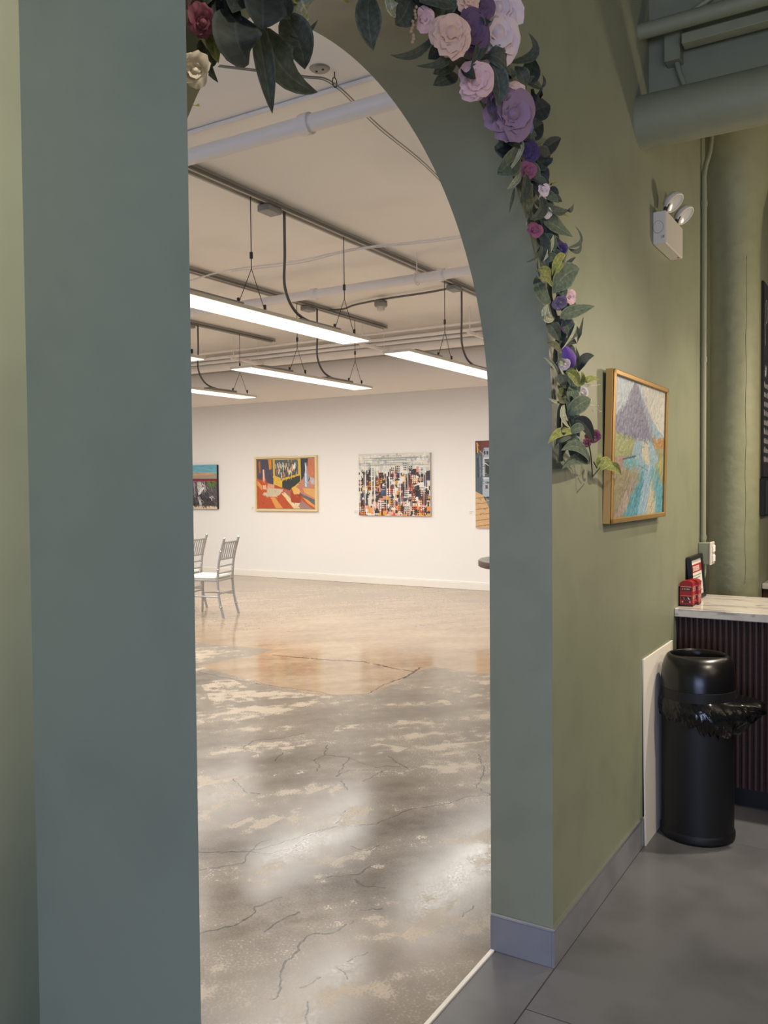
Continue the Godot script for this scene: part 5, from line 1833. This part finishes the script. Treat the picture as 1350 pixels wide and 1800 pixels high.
# ------------------------------------------------------------------ the garland
func leaf(st: SurfaceTool, a: Vector3, m: Vector3, b: Vector3, width: float, out: Vector3, fold: float, blunt: float) -> void:
	var ctrl := m * 2.0 - (a + b) * 0.5
	var rows := []
	var seg := 9
	for i in seg + 1:
		var f := float(i) / seg
		var p := a.lerp(ctrl, f).lerp(ctrl.lerp(b, f), f)
		var d := (ctrl - a).lerp(b - ctrl, f).normalized()
		var side := d.cross(out).normalized()
		var nrm := side.cross(d).normalized()
		var w := width * 0.5 * pow(maxf(sin(PI * pow(clampf(f, 0.004, 0.996), blunt)), 0.0), 0.8)
		var wave := sin(f * 9.0 + width * 300.0) * 0.06 * w
		rows.append([p - side * w + nrm * (w * fold + wave), p, p + side * w + nrm * (w * fold - wave), nrm, side, f])
	for i in seg:
		var q: Array = rows[i]
		var r: Array = rows[i + 1]
		for h in 2:
			var tilt: float = fold * (1.0 if h == 0 else -1.0)
			var n0: Vector3 = (q[3] + q[4] * tilt).normalized()
			var n1: Vector3 = (r[3] + r[4] * tilt).normalized()
			tri(st, q[h], q[h + 1], r[h + 1], n0, n0, n1, Vector2(h * 0.5, q[5]), Vector2(h * 0.5 + 0.5, q[5]), Vector2(h * 0.5 + 0.5, r[5]))
			tri(st, q[h], r[h + 1], r[h], n0, n1, n1, Vector2(h * 0.5, q[5]), Vector2(h * 0.5 + 0.5, r[5]), Vector2(h * 0.5, r[5]))

func petal_mesh(ruffle: float) -> ArrayMesh:
	O = Vector3.ZERO
	var st := mb()
	var pts := []
	for i in 7:
		var v := i / 6.0
		var row := []
		for k in 7:
			var u := k / 3.0 - 1.0
			var w := 0.62 * pow(sin(PI * (0.1 + 0.6 * v)), 0.75)
			var y := v * (1.0 - 0.2 * u * u)
			var z := 0.3 * u * u * w + 0.28 * sin(v * 2.4) * 0.5 - 0.34 * v * v * v + ruffle * sin(u * 7.0 + v * 3.0) * v
			row.append(Vector3(u * w, y, z))
		pts.append(row)
	for i in 6:
		for k in 6:
			var nn := []
			var pp := []
			for c in [[i, k], [i, k + 1], [i + 1, k + 1], [i + 1, k]]:
				var du: Vector3 = pts[c[0]][mini(c[1] + 1, 6)] - pts[c[0]][maxi(c[1] - 1, 0)]
				var dv: Vector3 = pts[mini(c[0] + 1, 6)][c[1]] - pts[maxi(c[0] - 1, 0)][c[1]]
				pp.append(pts[c[0]][c[1]])
				nn.append(du.cross(dv).normalized())
			squad(st, pp, nn)
	return st.commit()

func arch_point(s: float) -> Array:     # s from 0 at the low right end to 1 past the crown; (point, downward tangent)
	var low := 0.28
	if s < 0.1:
		var y := SPRING - low * (1.0 - s / 0.1)
		return [Vector3(XW, y, ZJ), Vector3(0, -1, 0)]
	var a := (s - 0.1) / 0.9 * PI * 0.93
	return [Vector3(XW, SPRING + AR * sin(a), ZC - AR * cos(a)), Vector3(0, -cos(a), -sin(a))]

func build_garland() -> void:
	rng.seed = 404
	var base := Vector3(XW, 1.43, ZJ)
	var t := thing("flower_garland", "silk flower and leaf garland hung round the arch edge", "garland", base)
	var st := mb()
	var vine := []
	for k in 60:
		var a: Array = arch_point(0.05 + 0.78 * k / 59.0)
		vine.append(a[0] + Vector3(0.018 + 0.006 * sin(k * 1.3), 0.006 * sin(k * 2.1), 0.012 * sin(k * 0.9)))
	tube(st, vine, 0.007, 7)
	part("vine", st, M.stem, t)
	for tw in TWIGS:
		st = mb()
		tube(st, curve(tw, 4), 0.0022, 6)
		part("twig", st, M.stem, t)
	for l in LEAVES:
		var a := Vector3(l[2], l[3], l[4])
		var m := Vector3(l[5], l[6], l[7])
		var b := Vector3(l[8], l[9], l[10])
		var out := Vector3(0.75 + rng.randf_range(-0.2, 0.2), rng.randf_range(-0.35, 0.25), 0.6 + rng.randf_range(-0.25, 0.25))
		st = mb()
		leaf(st, a, m, b, l[1] * 1.05, out, rng.randf_range(0.12, 0.4), rng.randf_range(0.72, 0.95))
		part("leaf", st, M["leaf_" + l[0]], t)
	# short under-leaves along the vine
	for k in 150:
		var s := 0.06 + 0.78 * (k + rng.randf()) / 150.0
		var ap: Array = arch_point(s)
		var p: Vector3 = ap[0] + Vector3(rng.randf_range(0.012, 0.035), 0, 0)
		var outward: Vector3 = (Vector3(0, p.y, p.z) - Vector3(0, SPRING, ZC)).normalized() if s > 0.1 else Vector3(0, 0, -1)
		p += outward * rng.randf_range(0.0, 0.05)
		var d: Vector3 = (ap[1] * rng.randf_range(0.3, 1.0) + outward * rng.randf_range(-0.5, 1.0) + Vector3(rng.randf_range(0.0, 0.5), 0, 0)).normalized()
		var len := rng.randf_range(0.05, 0.09)
		st = mb()
		leaf(st, p, p + d * len * 0.5 + Vector3(0.006, 0.004, 0), p + d * len, rng.randf_range(0.026, 0.044), Vector3(0.75, rng.randf_range(-0.4, 0.4), 0.6), rng.randf_range(0.1, 0.4), 0.85)
		part("leaf", st, M["leaf_" + ["b", "d", "d", "g", "g"][rng.randi() % 5]], t)
	t.position.x += 0.01
	var meshes := [petal_mesh(0.05), petal_mesh(0.1)]
	for fl in FLOWERS:
		var c := Vector3(fl[2], fl[3], fl[4])
		var r: float = fl[1] * 0.9
		var ax := Vector3(0.62 + rng.randf_range(-0.25, 0.25), -0.25 + rng.randf_range(-0.3, 0.3), 0.75 + rng.randf_range(-0.25, 0.25)).normalized()
		var m: Material = M["petal_" + fl[0]]
		O = base
		st = mb()
		lathe(st, c - ax * r * 0.5, [Vector2(0.0, 0.0), Vector2(r * 0.2, r * 0.1), Vector2(r * 0.34, r * 0.4), Vector2(r * 0.26, r * 0.75), Vector2(0.0, r * 0.9)], 12, ax)
		var f := part("flower", st, m, t)
		var s1 := ax.cross(Vector3.UP).normalized()
		var s2 := s1.cross(ax)
		var rings := [[3, 0.2, 0.78], [4, 0.45, 0.9], [5, 0.85, 1.0], [7, 1.15, 1.1]] if r > 0.02 else [[3, 0.3, 0.8], [5, 0.95, 1.25]]
		for g in rings:
			for k in g[0]:
				var phi: float = TAU * (k + 0.5 * rng.randf()) / g[0] + g[1] * 2.0
				var th: float = g[1] * rng.randf_range(0.85, 1.15)
				var rad := s1 * cos(phi) + s2 * sin(phi)
				var y := ax * cos(th) + rad * sin(th)
				var z := ax * sin(th) - rad * cos(th)
				var x := y.cross(z)
				var sc: float = r * g[2] * rng.randf_range(0.85, 1.18)
				placed("petal", meshes[rng.randi() % 2], m, f, Transform3D(Basis(x * sc, y * sc, z * sc), c - ax * r * 0.45 - base + rad * r * 0.08))
	# closed purple bud
	O = base
	st = mb()
	var p0 := Vector3(BUD[0])
	var p1 := Vector3(BUD[1])
	var bax := (p1 - p0).normalized()
	var bl := p0.distance_to(p1)
	lathe(st, p0, [Vector2(0.0, 0.0), Vector2(bl * 0.1, bl * 0.12), Vector2(bl * 0.2, bl * 0.4), Vector2(bl * 0.22, bl * 0.65), Vector2(bl * 0.12, bl * 0.92), Vector2(0.0, bl)], 14, bax)
	part("flower_bud", st, mat(rgb(112, 78, 160), 0.7), t)
	for sp in SPRAYS:
		st = mb()
		tube(st, sp, 0.0007, 4)
		for k in 3:
			var q: Vector3 = sp[-1] + Vector3(rng.randf_range(-1, 1), rng.randf_range(-1, 1), rng.randf_range(-1, 1)) * 0.004
			lathe(st, q, [Vector2(0.0, -0.002), Vector2(0.002, 0.0), Vector2(0.0, 0.002)], 6)
		part("blossom_spray", st, M.bud_white, t)
	for p in BERRIES:
		st = mb()
		lathe(st, p, [Vector2(0.0, -0.004), Vector2(0.003, -0.002), Vector2(0.0035, 0.0), Vector2(0.002, 0.003), Vector2(0.0, 0.004)], 8)
		part("berry", st, M.berry, t)

func _ready() -> void:
	rng.seed = 1
	stage()
	make_materials()
	build_rooms()
	build_column()
	build_gallery_ceiling()
	build_paintings()
	build_gallery_furniture()
	build_framed_landscape()
	build_emergency_light()
	build_services()
	build_counter()
	build_counter_things()
	build_bin()
	build_cafe_things()
	build_spots()
	build_garland()
